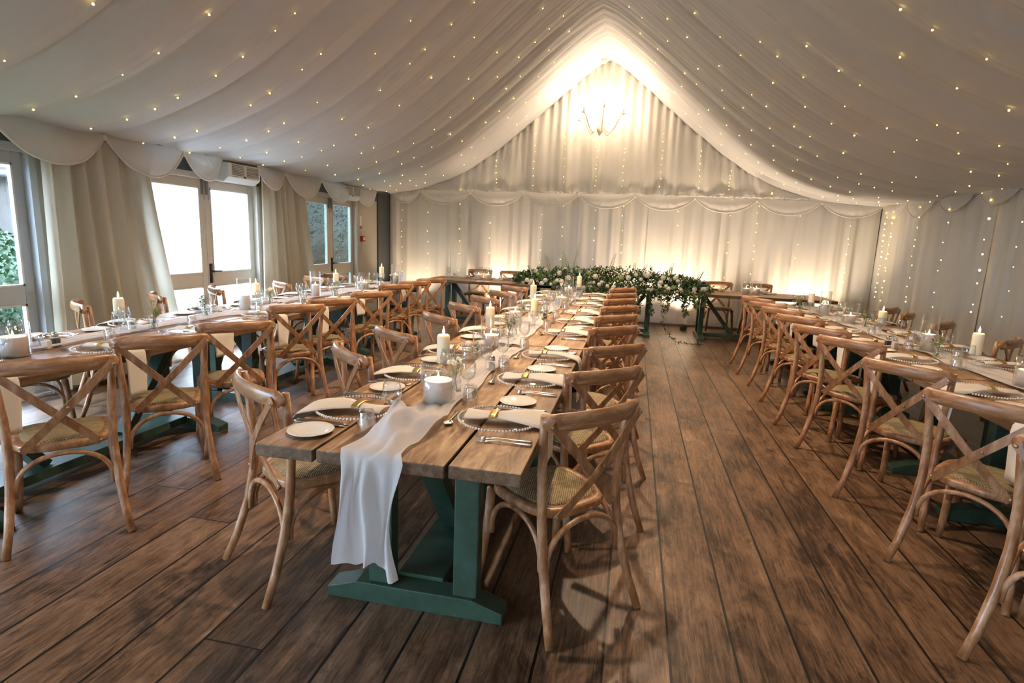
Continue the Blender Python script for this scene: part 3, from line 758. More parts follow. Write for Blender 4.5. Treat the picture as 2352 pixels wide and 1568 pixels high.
def p_wine():
    r = thing('wine_glass')
    obj('bowl', open_lathe([(0.004, 0.083), (0.018, 0.088), (0.030, 0.100), (0.037, 0.120), (0.038, 0.138), (0.034, 0.165), (0.031, 0.180), (0.0302, 0.180), (0.0365, 0.138), (0.035, 0.120), (0.028, 0.101), (0.016, 0.090), (0.001, 0.087)], 24), M['glass'], r)
    obj('stem', open_lathe([(0.0065, 0.006), (0.004, 0.015), (0.0035, 0.05), (0.004, 0.075), (0.009, 0.084)], 12), M['cutglass'], r)
    obj('foot', open_lathe([(0.034, 0.0005), (0.034, 0.002), (0.015, 0.005), (0.005, 0.009)], 24), M['glass'], r)
    return Proto(r)
def p_tumbler():
    # pressed tumbler standing upside down
    r = obj('tumbler', open_lathe([(0.038, 0.0), (0.0385, 0.004), (0.035, 0.03), (0.032, 0.06), (0.029, 0.078), (0.026, 0.084), (0.001, 0.086), (0.001, 0.072), (0.022, 0.070), (0.028, 0.05), (0.034, 0.01)], 32, flute=0.94), M['cutglass'])
    return Proto(r)
def p_fork():
    mb = MB(); V = []
    path = [(0.105, 0.010, .001), (0.10, 0.011, .003), (0.04, 0.0065, .005), (-0.02, 0.004, .008), (-0.045, 0.005, .006), (-0.055, 0.012, .004), (-0.068, 0.0135, .003)]
    for (x, w, z) in path: V += [(x, -w, z), (x, w, z), (x, w, z+0.002), (x, -w, z+0.002)]
    F = [(3, 2, 1, 0)]
    for i in range(len(path)-1):
        for k in range(4): F.append((i*4+k, i*4+(k+1) % 4, (i+1)*4+(k+1) % 4, (i+1)*4+k))
    mb.add(V, F)
    for j in range(4):
        y = -0.0117+0.0078*j; mb.tube([(-0.066, y, .004), (-0.085, y, .003), (-0.103, y, .008)], [0.0017, 0.0016, 0.0008], 5)
    return Proto(obj('fork', mb, M['silver']))
def p_knife():
    mb = MB(); V = []
    path = [(0.115, 0.0075, .002, .0035), (0.10, 0.009, .002, .004), (0.03, 0.0065, .002, .004), (0.02, 0.006, .003, .002), (0.0, 0.0095, .004, .0012), (-0.08, 0.0095, .004, .001), (-0.112, 0.003, .004, .0008)]
    for (x, w, z, h) in path: V += [(x, -w, z), (x, w, z), (x, w, z+h), (x, -w, z+h)]
    F = [(3, 2, 1, 0), (24, 25, 26, 27)]
    for i in range(len(path)-1):
        for k in range(4): F.append((i*4+k, i*4+(k+1) % 4, (i+1)*4+(k+1) % 4, (i+1)*4+k))
    return Proto(obj('knife', mb.add(V, F), M['silver']))
def p_spoon():
    mb = MB(); V = []
    path = [(0.10, 0.009, .002), (0.09, 0.0095, .002), (0.03, 0.005, .004), (-0.03, 0.0035, .008), (-0.045, 0.005, .007)]
    for (x, w, z) in path: V += [(x, -w, z), (x, w, z), (x, w, z+0.002), (x, -w, z+0.002)]
    F = [(3, 2, 1, 0)]
    for i in range(len(path)-1):
        for k in range(4): F.append((i*4+k, i*4+(k+1) % 4, (i+1)*4+(k+1) % 4, (i+1)*4+k))
    mb.add(V, F)
    def bowl(u, v):
        a = 2*PI*u; rr = v; x = -0.070+0.028*rr*math.cos(a); y = 0.0195*rr*math.sin(a)*(1-0.12*math.cos(a)); return (x, y, 0.009-0.007*(1-rr*rr))
    mb.grid(bowl, 20, 6)
    return Proto(obj('spoon', mb, M['silver'], solid=0.0012))
def napkin_mb(hang, w_ring, w_edge, d_edge, tail, seed, skew):
    """strip along +x: small tail, pinched band, fan to the table edge, drop over it"""
    segs = [(-tail, .6*w_edge, .030), (-tail*0.5, .45*w_edge, .030), (-0.035, w_ring, .034), (0.0, w_ring*1.1, .036), (0.06, lerp(w_ring, w_edge, .55), .040), (0.11, w_edge*0.88, .036), (d_edge-0.025, w_edge, .026), (d_edge+0.003, w_edge, .018), (d_edge+0.016, w_edge, .0)]
    ln = len(segs); dn = 7
    rows = [(x, w, z, 0) for x, w, z in segs] + [(d_edge+0.019, w_edge*(1-0.03*i), -hang*i/dn, 1) for i in range(1, dn+1)]
    nr = len(rows)-1
    def f(u, v):
        x, w, z, dr = rows[round(v*nr)]; s = u*2-1
        wav = 0.006*math.sin(s*2.4+seed+v*5)*(1 if not dr else 0.8)
        y = s*w/2 + skew*max(0, x)*0.6
        return (x + (wav*0.8 if dr else 0), y, z + (0.0 if dr else abs(s)**2*(-0.010)+max(wav, -0.002)*0.7))
    return MB().grid(f, 10, nr)
def p_napkin(hang, we, seed, skew, tail=0.12):
    r = thing('napkin')
    obj('folded_cloth', napkin_mb(hang, 0.075, we, 0.19, tail, seed, skew), M['napkin'], r, True, solid=0.004)
    mb = MB()
    def ring(u, v):
        a = PI*u; return (-0.028+0.034*v-0.006, -0.047*math.cos(a), 0.030+0.014*math.sin(a))
    mb.grid(ring, 14, 3)
    obj('gold_band', mb, M['gold'], r, True, solid=0.0015)
    return Proto(r)
CHG, SIDE, WINE, TUMB, FORK, KNIFE, SPOON = p_charger(), p_side(), p_wine(), p_tumbler(), p_fork(), p_knife(), p_spoon()
NAPS = [p_napkin(0.16, 0.215, 0.3, 0.30, 0.135), p_napkin(0.26, 0.145, 1.7, -0.1), p_napkin(0.12, 0.20, 3.1, 0.15, 0.14)]

def setting(cx, cy, rz, where, grp, full=True, nap=0, gl=((-.215, .30), (-.185, .20))):
    c, s = math.cos(rz), math.sin(rz)
    def P(x, y, z=T): return (cx+c*x-s*y, cy+s*x+c*y, z)
    rnd = random.Random(int(cx*1000)+int(cy*77))
    j = lambda a: rnd.uniform(-a, a)
    def g(n): return n + ' ' + grp
    CHG.place(P(0, 0), rz, 'beaded glass charger, ' + where, 'plate', g('glass chargers'))
    NAPS[nap].place(P(0, j(.01), T+0.001), rz+j(.05), 'gold-banded ivory napkin, ' + where, 'napkin', g('napkins'))
    SIDE.place(P(0.03+j(.01), 0.29, T-0.006), rz, 'white side plate, ' + where, 'plate', g('side plates'))
    WINE.place(P(gl[0][0]+j(.015), gl[0][1]+j(.02)), rz, 'stemmed wine glass, ' + where, 'glass', g('wine glasses'))
    TUMB.place(P(gl[1][0]+j(.01), gl[1][1]+j(.02)), rz, 'upside-down glass tumbler, ' + where, 'glass', g('tumblers'))
    if 'middle table' in where and not where.startswith('nearest'):
        WINE.place(P(-0.26+j(.01), 0.10+j(.03)), rz, 'smaller stemmed wine glass, ' + where, 'glass', g('smaller wine glasses'), (.88, .88, .88))
    if full:
        FORK.place(P(0.07, -0.205), rz+0.05+j(.03), 'inner steel fork, ' + where, 'fork', g('forks'))
        FORK.place(P(0.075, -0.235), rz+0.04+j(.03), 'outer steel fork, ' + where, 'fork', g('forks'))
        KNIFE.place(P(0.05, 0.178), rz+j(.03), 'inner steel knife, ' + where, 'knife', g('knives'))
        KNIFE.place(P(0.055, 0.199), rz+j(.03), 'outer steel knife, ' + where, 'knife', g('knives'))
    SPOON.place(P(-0.19, -0.02), rz+PI/2+0.15+j(.1), 'steel dessert spoon, ' + where, 'spoon', g('spoons'))
YS = [2.17, 2.86, 3.52, 4.47, 5.14, 5.82, 6.58, 7.20, 7.88]
for k, y in enumerate(YS):
    setting(-0.49, y, 0, '%s place on the right side of the middle table' % ORD[k], 'of the right side of the middle table', True, [0, 0, 1, 0, 2, 0, 1, 0, 2][k])
YSL = [2.12, 2.78, 3.45, 4.30, 5.02, 5.75, 6.50, 7.18, 7.85]
for k, y in enumerate(YSL):
    setting(-1.09, y, PI, '%s place on the left side of the middle table' % ORD[k], 'of the left side of the middle table', True, [0, 2, 1, 0, 1, 2, 0, 1, 2][k], ((-.20, .125), (-.15, .20)))
YL = [2.10, 2.80, 3.50, 4.40, 5.08, 5.78, 6.60, 7.25, 7.90]
def lx(y): return -0.10 if 3.9 < y < 6.1 else (-0.22 if y > 6.1 else 0)
for k, y in enumerate(YL):
    setting(-3.00+lx(y), y-0.08, 0, '%s place on the aisle side of the left table' % ORD[k], 'of the aisle side of the left table', k < 6, [1, 1, 0, 1, 1, 0, 1, 0, 1][k])
    setting(-3.57+lx(y), y, PI, '%s place on the door side of the left table' % ORD[k], 'of the door side of the left table', k < 6, [1, 2, 0, 1, 2, 0, 1, 2, 0][k])
for k, y in enumerate(YL):
    setting(1.94, y, PI, '%s place on the aisle side of the right table' % ORD[k], 'of the aisle side of the right table', k < 5, [1, 1, 0, 1, 1, 0, 1, 0, 1][k])
    if k: setting(2.51, y, 0, '%s place on the curtain side of the right table' % ORD[k], 'of the curtain side of the right table', k < 5, [1, 2, 0, 1, 2, 0, 1, 2, 0][k])
for (x, w) in ((-2.9, 'at the left end of the head table'), (-2.2, 'just left of the garland on the head table'), (1.45, 'just right of the garland on the head table'), (2.15, 'at the right end of the head table')):
    setting(x, 9.98, PI/2, w, 'of the head table', False, 2)

# ------------------------------------------------------------------ candles, vases, shakers
def flame(parent, z, s=1.0, xy=(0, 0)):
    p = [(0.0005, 0), (0.004*s, 0.004*s), (0.0058*s, 0.011*s), (0.004*s, 0.021*s), (0.0018*s, 0.031*s), (0.0003, 0.037*s)]
    obj('flame', MB().lathe(p, 10, (xy[0], xy[1], z+0.005)), M['flame'], parent)
    obj('wick', MB().tube([(xy[0], xy[1], z-0.003), (xy[0], xy[1], z+0.008)], 0.0012, 5), M['black'], parent)
FLP = []
def p_pillar(h, r0):
    r = thing('pillar_candle')
    obj('wax_pillar', MB().lathe([(r0*.98, 0), (r0, 0.003), (r0, h-0.012), (r0*.94, h-0.005), (r0*.8, h), (r0*.4, h-.003), (0.002, h-0.004)], 28), M['wax'], r)
    flame(r, h-0.003, 1.15)
    return Proto(r)
def p_hurricane(R_, H_, ch, cr):
    """glass cylinder; the candle stands inside as a thing of its own"""
    r = obj('hurricane_vase', open_lathe([(0.001, 0.004), (R_-.004, 0.004), (R_, 0.01), (R_, H_), (R_-.003, H_), (R_-.003, 0.012), (0.001, 0.012), ], 36), M['vase_glass'])
    c = thing('pillar_candle')
    obj('wax_pillar', MB().lathe([(cr, 0), (cr, ch-0.004), (cr*.95, ch), (cr*.75, ch-.006), (0.002, ch-0.009)], 32), M['wax_white'], c)
    flame(c, ch-0.008, 1.0); 
    return Proto(r), Proto(c)
def p_holder(h):
    r = obj('candle_holder', open_lathe([(0.034, 0), (0.034, .004), (0.012, .012), (0.009, h*.35), (0.016, h*.5), (0.009, h*.65), (0.012, h-.022), (0.036, h-.010), (0.038, h), (0.034, h), (0.030, h-.006), (0.001, h-.008)], 20), M['cutglass'])
    return Proto(r)
def p_vase(h=0.095):
    return Proto(obj('bud_vase', open_lathe([(0.001, .003), (0.026, .003), (0.030, .012), (0.030, h*.65), (0.024, h*.82), (0.026, h), (0.0245, h), (0.0225, h*.82), (0.028, h*.63), (0.028, .012), (0.001, .008)], 20), M['glass']))
def p_sprig(kind, seed):
    random.seed(seed); r = thing('flower_sprig'); st = MB(); lf = MB(); fl = MB()
    ns = {'stems': 5, 'gyp': 6, 'rose': 3, 'berry': 5}[kind]
    for i in range(ns):
        a = 2*PI*i/ns+random.uniform(-.5, .5); sp = random.uniform(0.02, 0.05); hh = random.uniform(.12, .17) if kind != 'rose' else random.uniform(0.085, 0.10)
        tilt = random.uniform(-.5, 1)*(0.05 if kind in ('gyp', 'berry') else 0.02)
        b0 = Vector((-0.012*math.cos(a), -0.012*math.sin(a), 0.012)); tip = Vector((sp*math.cos(a)+tilt, sp*math.sin(a), hh)); mid = b0.lerp(tip, .55)+Vector((0, 0, .008))
        st.tube([b0, mid, tip], [0.0017, 0.0015, 0.0010], 5)
        if kind in ('gyp', 'berry'):
            for q in range(9):
                t = random.uniform(.55, 1.05); p = b0.lerp(tip, t)+Vector([random.uniform(-.022, .022) for _ in range(3)])
                st.tube([b0.lerp(tip, t-.1), p], 0.0007, 4)
                fl.ball(p, random.uniform(.0035, .0055), 6, 4)
        for q in range(3 if kind != 'rose' else 2):
            t = random.uniform(.4, .9); p = b0.lerp(tip, t); u = Vector((random.uniform(-1, 1), random.uniform(-1, 1), random.uniform(.1, .9))).normalized(); v = u.cross(Vector((0, 0, 1))).normalized(); ll = .028; 
            lf.add([p, p+u*ll*.5+v*ll*.22, p+u*ll, p+u*ll*.5-v*ll*.22], [(0, 1, 2, 3)])
        if kind in ('rose', 'stems'):
            rr = .022 if kind == 'rose' else .012
            fl.ball(tip, rr, 10, 7, (1, 1, .85))
            for q in range(5):
                aa = 2*PI*q/5; fl.ball(tip+Vector((rr*.55*math.cos(aa), rr*.55*math.sin(aa), -.004)), rr*.62, 8, 5)
    obj('stems', st, M['leaf_light'], r); obj('leaves', lf, M['leaf_light'], r, False)
    obj('blossoms', fl, {'stems': M['petal'], 'gyp': M['berry'], 'rose': M['petal'], 'berry': M['berry']}[kind], r)
    return Proto(r)
def p_shaker(fill):
    r = thing('shaker')
    h = 0.062; sq = MB()
    for (z0, z1, w, mm) in (): pass
    obj('shaker_glass', MB().box((-.021, -.021, 0), (.021, .021, h)), M['glass'], r, False, 0.004)
    obj('filling', MB().box((-.018, -.018, 0.003), (.018, .018, h*.8)), fill, r, False, 0.003)
    obj('shaker_lid', MB().lathe([(0.017, h), (0.0185, h+.004), (0.018, h+.018), (0.012, h+.026), (0.001, h+.028)], 16), M['silver'], r)
    return Proto(r)
PIL = [p_pillar(0.145, 0.0335), p_pillar(0.11, 0.0335)]
HUR = {'wide': p_hurricane(0.078, 0.185, 0.098, 0.064), 'tall': p_hurricane(0.058, 0.29, 0.13, 0.045), 'mid': p_hurricane(0.07, 0.22, 0.085, 0.05)}
HOLD = [p_holder(0.10), p_holder(0.13)]
VASE = p_vase(); SPR = {k: p_sprig(k, 10+i) for i, k in enumerate(('stems', 'gyp', 'rose', 'berry'))}
SALT, PEP = p_shaker(M['salt']), p_shaker(M['pepper'])
CANDLE_W = 0.6
def candle_light(x, y, z, f=1.0):
    add_light('candle_glow', 'POINT', (x, y, z), CANDLE_W*f, (1.0, 0.60, 0.28), size=0.012)
def pillar(x, y, k, h, where):
    HOLD[h].place((x, y, T), 0, 'glass candle holder, ' + where, 'candle holder', 'glass candle holders')
    hz = (0.10, 0.13)[h]; PIL[k].place((x, y, T+hz-.008), 0, 'lit ivory pillar candle, ' + where, 'candle', 'ivory pillar candles')
    candle_light(x, y, T+hz+(0.145, 0.11)[k]+.03)
def hurricane(x, y, kind, where):
    a, b = HUR[kind]; ad = {'wide': 'wide', 'tall': 'tall narrow', 'mid': 'medium'}[kind]
    a.place((x, y, T), 0, ad + ' glass cylinder around a candle, ' + where, 'vase', 'glass candle cylinders')
    b.place((x, y, T+.0125), 0, 'white candle in ' + ad + ' glass cylinder, ' + where, 'candle', 'candles in glass cylinders')
    candle_light(x, y, T+{'wide': .15, 'tall': .18, 'mid': .14}[kind], 0.8)
def flowers(x, y, kind, rz, where):
    VASE.place((x, y, T), 0, 'glass bud vase, ' + where, 'vase', 'bud vases')
    d = {'stems': 'white flowers in a bud vase, ', 'gyp': 'tiny-budded spray in a bud vase, ', 'rose': 'white blooms in a bud vase, ', 'berry': 'brown-budded sprig in a bud vase, '}[kind]
    SPR[kind].place((x, y, T+.008), rz, d + where, 'flowers', 'bud vase flowers')
def shakers(x, y, where, both=True):
    SALT.place((x, y, T), .3, 'glass salt shaker, ' + where, 'shaker', 'salt shakers')
    if both: PEP.place((x-.02, y+.07, T), .1, 'glass pepper shaker, ' + where, 'shaker', 'pepper shakers')
m_ = 'on the middle table '
hurricane(-.81, 2.34, 'wide', m_+'nearest its near end')
flowers(-.79, 2.53, 'stems', 0.4, m_+'right behind the first cylinder vase')
pillar(-.93, 2.76, 0, 0, m_+'beside the second place')
shakers(-.735, 3.03, m_+'between the second and third places', False)
flowers(-.90, 3.30, 'rose', 0.2, m_+'before the second cylinder vase')
hurricane(-.90, 3.66, 'mid', m_+'at the third place')
flowers(-.88, 4.15, 'berry', 1.2, m_+'just past the first table joint')
pillar(-1.00, 4.02, 0, 0, m_+'just past the first table joint')
hurricane(-.93, 4.60, 'tall', m_+'beside the fourth place')
pillar(-.80, 4.78, 0, 0, m_+'between the fourth and fifth places')
flowers(-.97, 5.0, 'gyp', .5, m_+'beside the fifth place')
PEP.place((-.78, 5.3, T), 0, 'square glass pepper shaker with steel lid on the middle table past the fifth place', 'shaker', 'pepper shakers')
pillar(-1.00, 5.85, 0, 1, m_+'beside the sixth place')
hurricane(-.76, 6.35, 'wide', m_+'just past the second table joint')
flowers(-.72, 6.72, 'gyp', 2.2, m_+'beside the seventh place')
hurricane(-.78, 7.25, 'tall', m_+'beside the eighth place')
pillar(-.70, 7.75, 0, 1, m_+'nearest the head table')
flowers(-.90, 7.6, 'stems', 2.0, m_+'beside the eighth place')
l_ = 'on the left table '
hurricane(-3.27, 2.42, 'wide', l_+'nearest its near end')
shakers(-3.30, 2.62, l_+'behind the first cylinder vase')
pillar(-3.44, 3.25, 1, 1, l_+'between the second and third places')
flowers(-3.28, 3.36, 'gyp', 0.3, l_+'beside the third place')
flowers(-3.40, 4.02, 'gyp', PI, l_+'just past the first table joint')
hurricane(-3.40, 4.50, 'tall', l_+'beside the fourth place')
pillar(-3.44, 4.72, 1, 1, l_+'beside the fourth place')
flowers(-3.48, 4.98, 'stems', .9, l_+'beside the fifth place')
hurricane(-3.46, 5.78, 'tall', l_+'beside the sixth place')
flowers(-3.35, 6.0, 'rose', .9, l_+'near the second table joint')
pillar(-3.58, 6.45, 1, 1, l_+'beside the seventh place')
hurricane(-3.45, 6.95, 'mid', l_+'between the seventh and eighth places')
flowers(-3.38, 6.8, 'rose', .1, l_+'beside the seventh place')
pillar(-3.48, 7.55, 0, 1, l_+'between the eighth and ninth places')
hurricane(-3.40, 7.85, 'tall', l_+'beside the ninth place')
flowers(-3.38, 7.68, 'stems', .3, l_+'beside the ninth place')
r_ = 'on the right table '
hurricane(2.27, 3.72, 'wide', r_+'near the first table joint')
pillar(2.33, 3.30, 1, 1, r_+'beside the third place')
flowers(2.45, 3.30, 'gyp', .3, r_+'beside the third place')
pillar(2.28, 4.30, 0, 0, r_+'beside the fourth place')
flowers(2.18, 4.55, 'gyp', 1.3, r_+'between the fourth and fifth places')
hurricane(2.24, 4.85, 'tall', r_+'beside the fifth place')
shakers(2.05, 4.92, r_+'beside the fifth place')
pillar(2.18, 5.55, 1, 1, r_+'beside the sixth place')
hurricane(2.20, 6.35, 'mid', r_+'beside the seventh place')
flowers(2.26, 6.1, 'gyp', 1.3, r_+'near the second table joint')
hurricane(2.15, 7.0, 'tall', r_+'beside the eighth place')
pillar(2.10, 7.35, 1, 1, r_+'between the eighth and ninth places')
flowers(2.02, 7.45, 'gyp', 2.0, r_+'between the eighth and ninth places')
flowers(2.05, 7.85, 'stems', 2.0, r_+'beside the ninth place')
h_ = 'on the head table '
for (x, w) in ((-2.62, 'head table left end'), (1.78, 'head table right end')):
    hurricane(x, 9.62, 'mid', w+', left of a pair'); hurricane(x+.16, 9.66, 'mid', w+', right of a pair')
shakers(-2.25, 9.70, h_+'left of the garland')
# place cards / small menu card standing near the far left table end
tag(obj('menu_card', MB().box((-.055, -.004, 0), (.055, .004, .15)), M['paper'], None, False, loc=(-3.42, 8.15, T)), 'upright white menu card at the far end of the left table', 'card')

# ------------------------------------------------------------------ muslin runners
def runner(xc, y0, y1, w, label, seed, hang=None, name='table_runner'):
    nv = int((y1-y0)/0.025)
    hn = 24 if hang else 0
    rows = []
    if hang:
        for i in range(hn): rows.append(('h', hang*(1-i/hn)))
    for j in range(nv+1): rows.append(('t', lerp(y0, y1, j/nv)))
    n = len(rows)-1
    def f(u, v):
        k, q = rows[round(v*n)]; s = u*2-1
        if k == 't':
            y = q; cx = xc + 0.05*vnoise(y*1.3, seed); ww = w*(0.85+0.25*vnoise(y*1.9, seed+1))
            kn = math.exp(-((y-y0-0.27)/0.13)**2) if hang else 0
            z = T + 0.004 + 0.010*abs(math.sin(u*9+2.2*vnoise(y*3, seed+2)))*(0.5+0.5*vnoise(y*4+u*2, seed+3)+0.4) + 0.006
            z += kn*1.5*(0.045+0.030*math.sin(u*7+y*16)+0.022*math.sin(y*31+u*5)+.012*math.sin(u*17-y*23))*(1-s*s*0.7)
            x = cx + s*ww/2*(1+0.35*kn) + 0.012*math.sin(y*11+u*4)
            edge = max(0, 1-(y-y0)/0.06) if hang else 0
            return (x, y, z)
        d = q; t = d/hang
        xx = xc + 0.05*vnoise(y0*1.3, seed) + s*(w*(0.85+0.25*vnoise(y0*1.9, seed+1)))/2*(1-0.10*math.sin(PI*t)) + 0.008*t
        fold = 0.020*math.sin(u*13+0.8*t+1.0)*(0.35+t) + 0.010*math.sin(u*27+2*t)
        dd = d*(1+0.05*math.sin(u*9)+0.06*u)
        return (xx + 0.012*math.sin(u*8+t*5), y0-0.016-0.030*min(1, t*3)-fold*min(1, t*4), T+0.008-dd)
    return tag(obj(name, MB().grid(f, 34, n), M['muslin'], None, True), label, 'runner')
runner(-.775, 1.68, 3.70, 0.25, 'white muslin runner bunched up and hanging off the near end of the middle table', 4, 0.375)
runner(-.86, 3.80, 5.55, 0.26, 'crumpled white muslin runner on the middle of the three middle-row tables', 8)
runner(-.80, 5.70, 8.2, 0.27, 'white muslin runner on the far part of the middle row', 12)
runner(-3.36, 1.7, 5.0, 0.27, 'lilac-white muslin runner along the near half of the left table', 16)
runner(-3.50, 5.1, 8.1, 0.27, 'white muslin runner along the far half of the left table', 20)
runner(2.24, 1.9, 5.0, 0.27, 'white muslin runner along the near half of the right table', 24)
runner(2.20, 5.1, 8.0, 0.27, 'white muslin runner along the far half of the right table', 28)

# ------------------------------------------------------------------ flower garland on the head table
def garland():
    rnd = random.Random(42)
    r = thing('flower_garland', 'long garland of dark foliage and cream roses across the head table', 'flowers', (0, 9.42, 0.76))
    def leafs(mb, p, n, spread, ll, droop=0):
        for _ in range(n):
            u = Vector((rnd.uniform(-1, 1), rnd.uniform(-1, 1), rnd.uniform(-.5, 1)-droop)).normalized()
            v = u.cross(Vector((rnd.uniform(-1, 1), rnd.uniform(-1, 1), rnd.uniform(-1, 1)))).normalized()
            q = p+Vector([rnd.uniform(-spread, spread) for _ in range(3)]); l = ll*rnd.uniform(.6, 1.2); w = l*rnd.uniform(.16, .28)
            nn = u.cross(v)*l*0.06
            mb.add([q, q+u*l*.45+v*w+nn, q+u*l, q+u*l*.45-v*w+nn], [(0, 1, 2, 3)])
    xa, xb = -1.95, 1.22
    def env(x):
        t = (x-xa)/(xb-xa); return max(0.12, min(1, math.sin(PI*t)**.45))
    fol = MB(); fol2 = MB()
    for i in range(1500):
        x = lerp(xa, xb, rnd.random()); e = env(x); a = rnd.uniform(-0.25*PI, 1.1*PI); rr = rnd.uniform(.2, 1.1)**.6
        p = Vector((x, rr*0.19*e*math.cos(a)-0.02, max(-.02, 0.05+rr*0.265*e*math.sin(a))))
        leafs(fol if rnd.random() < .72 else fol2, p, 5, .03, .062)
    for i in range(260):   # foliage spilling over the front edge
        x = lerp(-1.2, 1.15, rnd.random()); p = Vector((x, -0.22+rnd.uniform(-.03, .01), rnd.uniform(-.10, .04)))
        leafs(fol, p, 5, .03, .06, .6)
    obj('foliage', fol, M['leaf'], r, False); obj('light_foliage', fol2, M['leaf_light'], r, False)
    for i in range(66):   # cream roses
        x = lerp(xa+.15, xb-.08, (i+rnd.random())/66); e = env(x); a = rnd.uniform(.0, .95)*PI+0.15; 
        a = rnd.choice([a, PI*rnd.uniform(.95, 1.15)])
        p = Vector((x, 0.205*e*math.cos(a)-.03, max(.0, .06+.24*e*math.sin(a)))); R_ = rnd.uniform(.026, .046)
        mb = MB(); mb.ball(p, R_*.8, 10, 7)
        for q in range(6):
            aa = 2*PI*q/6; mb.ball(p+Vector((R_*.5*math.cos(aa), -R_*.1, R_*.5*math.sin(aa))), R_*.55, 8, 5, (1, .7, 1))
        obj('rose', mb, M['petal'] if i % 6 else M['petal_green'], r)
    for i in range(70):
        x = lerp(xa, xb, rnd.random()); e = env(x); a = rnd.uniform(0, 1.1)*PI
        p = Vector((x, .20*e*math.cos(a)-.02, max(.02, .06+.22*e*math.sin(a)))); mb = MB()
        for q in range(4): mb.ball(p+Vector([rnd.uniform(-.02, .02) for _ in range(3)]), rnd.uniform(.007, .013), 6, 4)
        obj('small_blossom', mb, M['petal'], r)
    for (x, dx, hh) in ((-1.28, -.16, .52), (-1.12, -.02, .68), (-.98, .10, .70), (-.98, -.14, .52), (-.42, .13, .56), (-.02, .05, .42), (.30, -.02, .40), (.52, .10, .44), (.62, -.04, .38), (.95, .12, .33), (-1.6, -.10, .30), (.05, .16, .40)):
        mb = MB(); b0 = Vector((x, 0, .05)); tip = Vector((x+dx, rnd.uniform(-.05, .05), hh)); mid = b0.lerp(tip, .5)+Vector((dx*-.15, 0, .02)); mb.tube([b0, mid, tip], [.003, .002, .001], 5)
        for q in range(26):
            t = .35+.65*q/26; p = b0.lerp(tip, t); sgn = 1 if q % 2 else -1; u = Vector((sgn*.8, rnd.uniform(-.5, .5), .6)).normalized(); v = Vector((0, 1, 0)); l = .055*(1.25-t*.7)
            mb.add([p, p+u*l*.5+v*l*.3+Vector((0, 0, l*.15)), p+u*l, p+u*l*.5-v*l*.3-Vector((0, 0, l*.15))], [(0, 1, 2, 3)])
        obj('tall_sprig', mb, M['leaf_light'] if rnd.random() < .6 else M['leaf'], r, False)
    def vine(path, dens, ll, m):
        mb = MB(); P = [Vector(p) for p in path]; pts = []
        for a, b in zip(P, P[1:]):
            for k in range(8): pts.append(a.lerp(b, k/8)+Vector((rnd.uniform(-.006, .006), rnd.uniform(-.006, .006), 0)))
        pts.append(P[-1]); mb.tube(pts, .0022, 5)
        for p in pts: leafs(mb, p, dens, .02, ll, .5)
        obj('trailing_vine', mb, m, r, False)
    yf = -.26
    vine([(.42, yf, 0), (.50, yf-.02, -.25), (.52, yf-.03, -.48), (.60, yf-.08, -.62), (.72, yf-.16, -.735), (.95, yf-.22, -.75), (1.10, yf-.12, -.75)], 3, .045, M['leaf'])
    vine([(.10, yf, 0), (.14, yf-.01, -.2), (.12, yf-.02, -.38)], 5, .06, M['leaf'])
    vine([(.28, yf, 0), (.32, yf-.01, -.18), (.33, yf-.02, -.36)], 5, .06, M['leaf'])
    vine([(.56, yf, 0), (.57, yf-.02, -.15), (.54, yf-.02, -.28)], 5, .055, M['leaf'])
    vine([(.80, yf, 0), (.82, yf-.02, -.16), (.84, yf-.03, -.32)], 6, .07, M['leaf'])
    vine([(.93, yf, 0), (.97, yf-.02, -.12), (1.00, yf-.03, -.20)], 5, .07, M['leaf_light'])
    vine([(1.08, yf, 0), (1.10, yf-.02, -.10), (1.12, yf-.02, -.18)], 4, .06, M['leaf'])
    vine([(-.45, yf, 0), (-.43, yf-.01, -.12), (-.44, yf-.02, -.2)], 4, .05, M['leaf'])
garland()

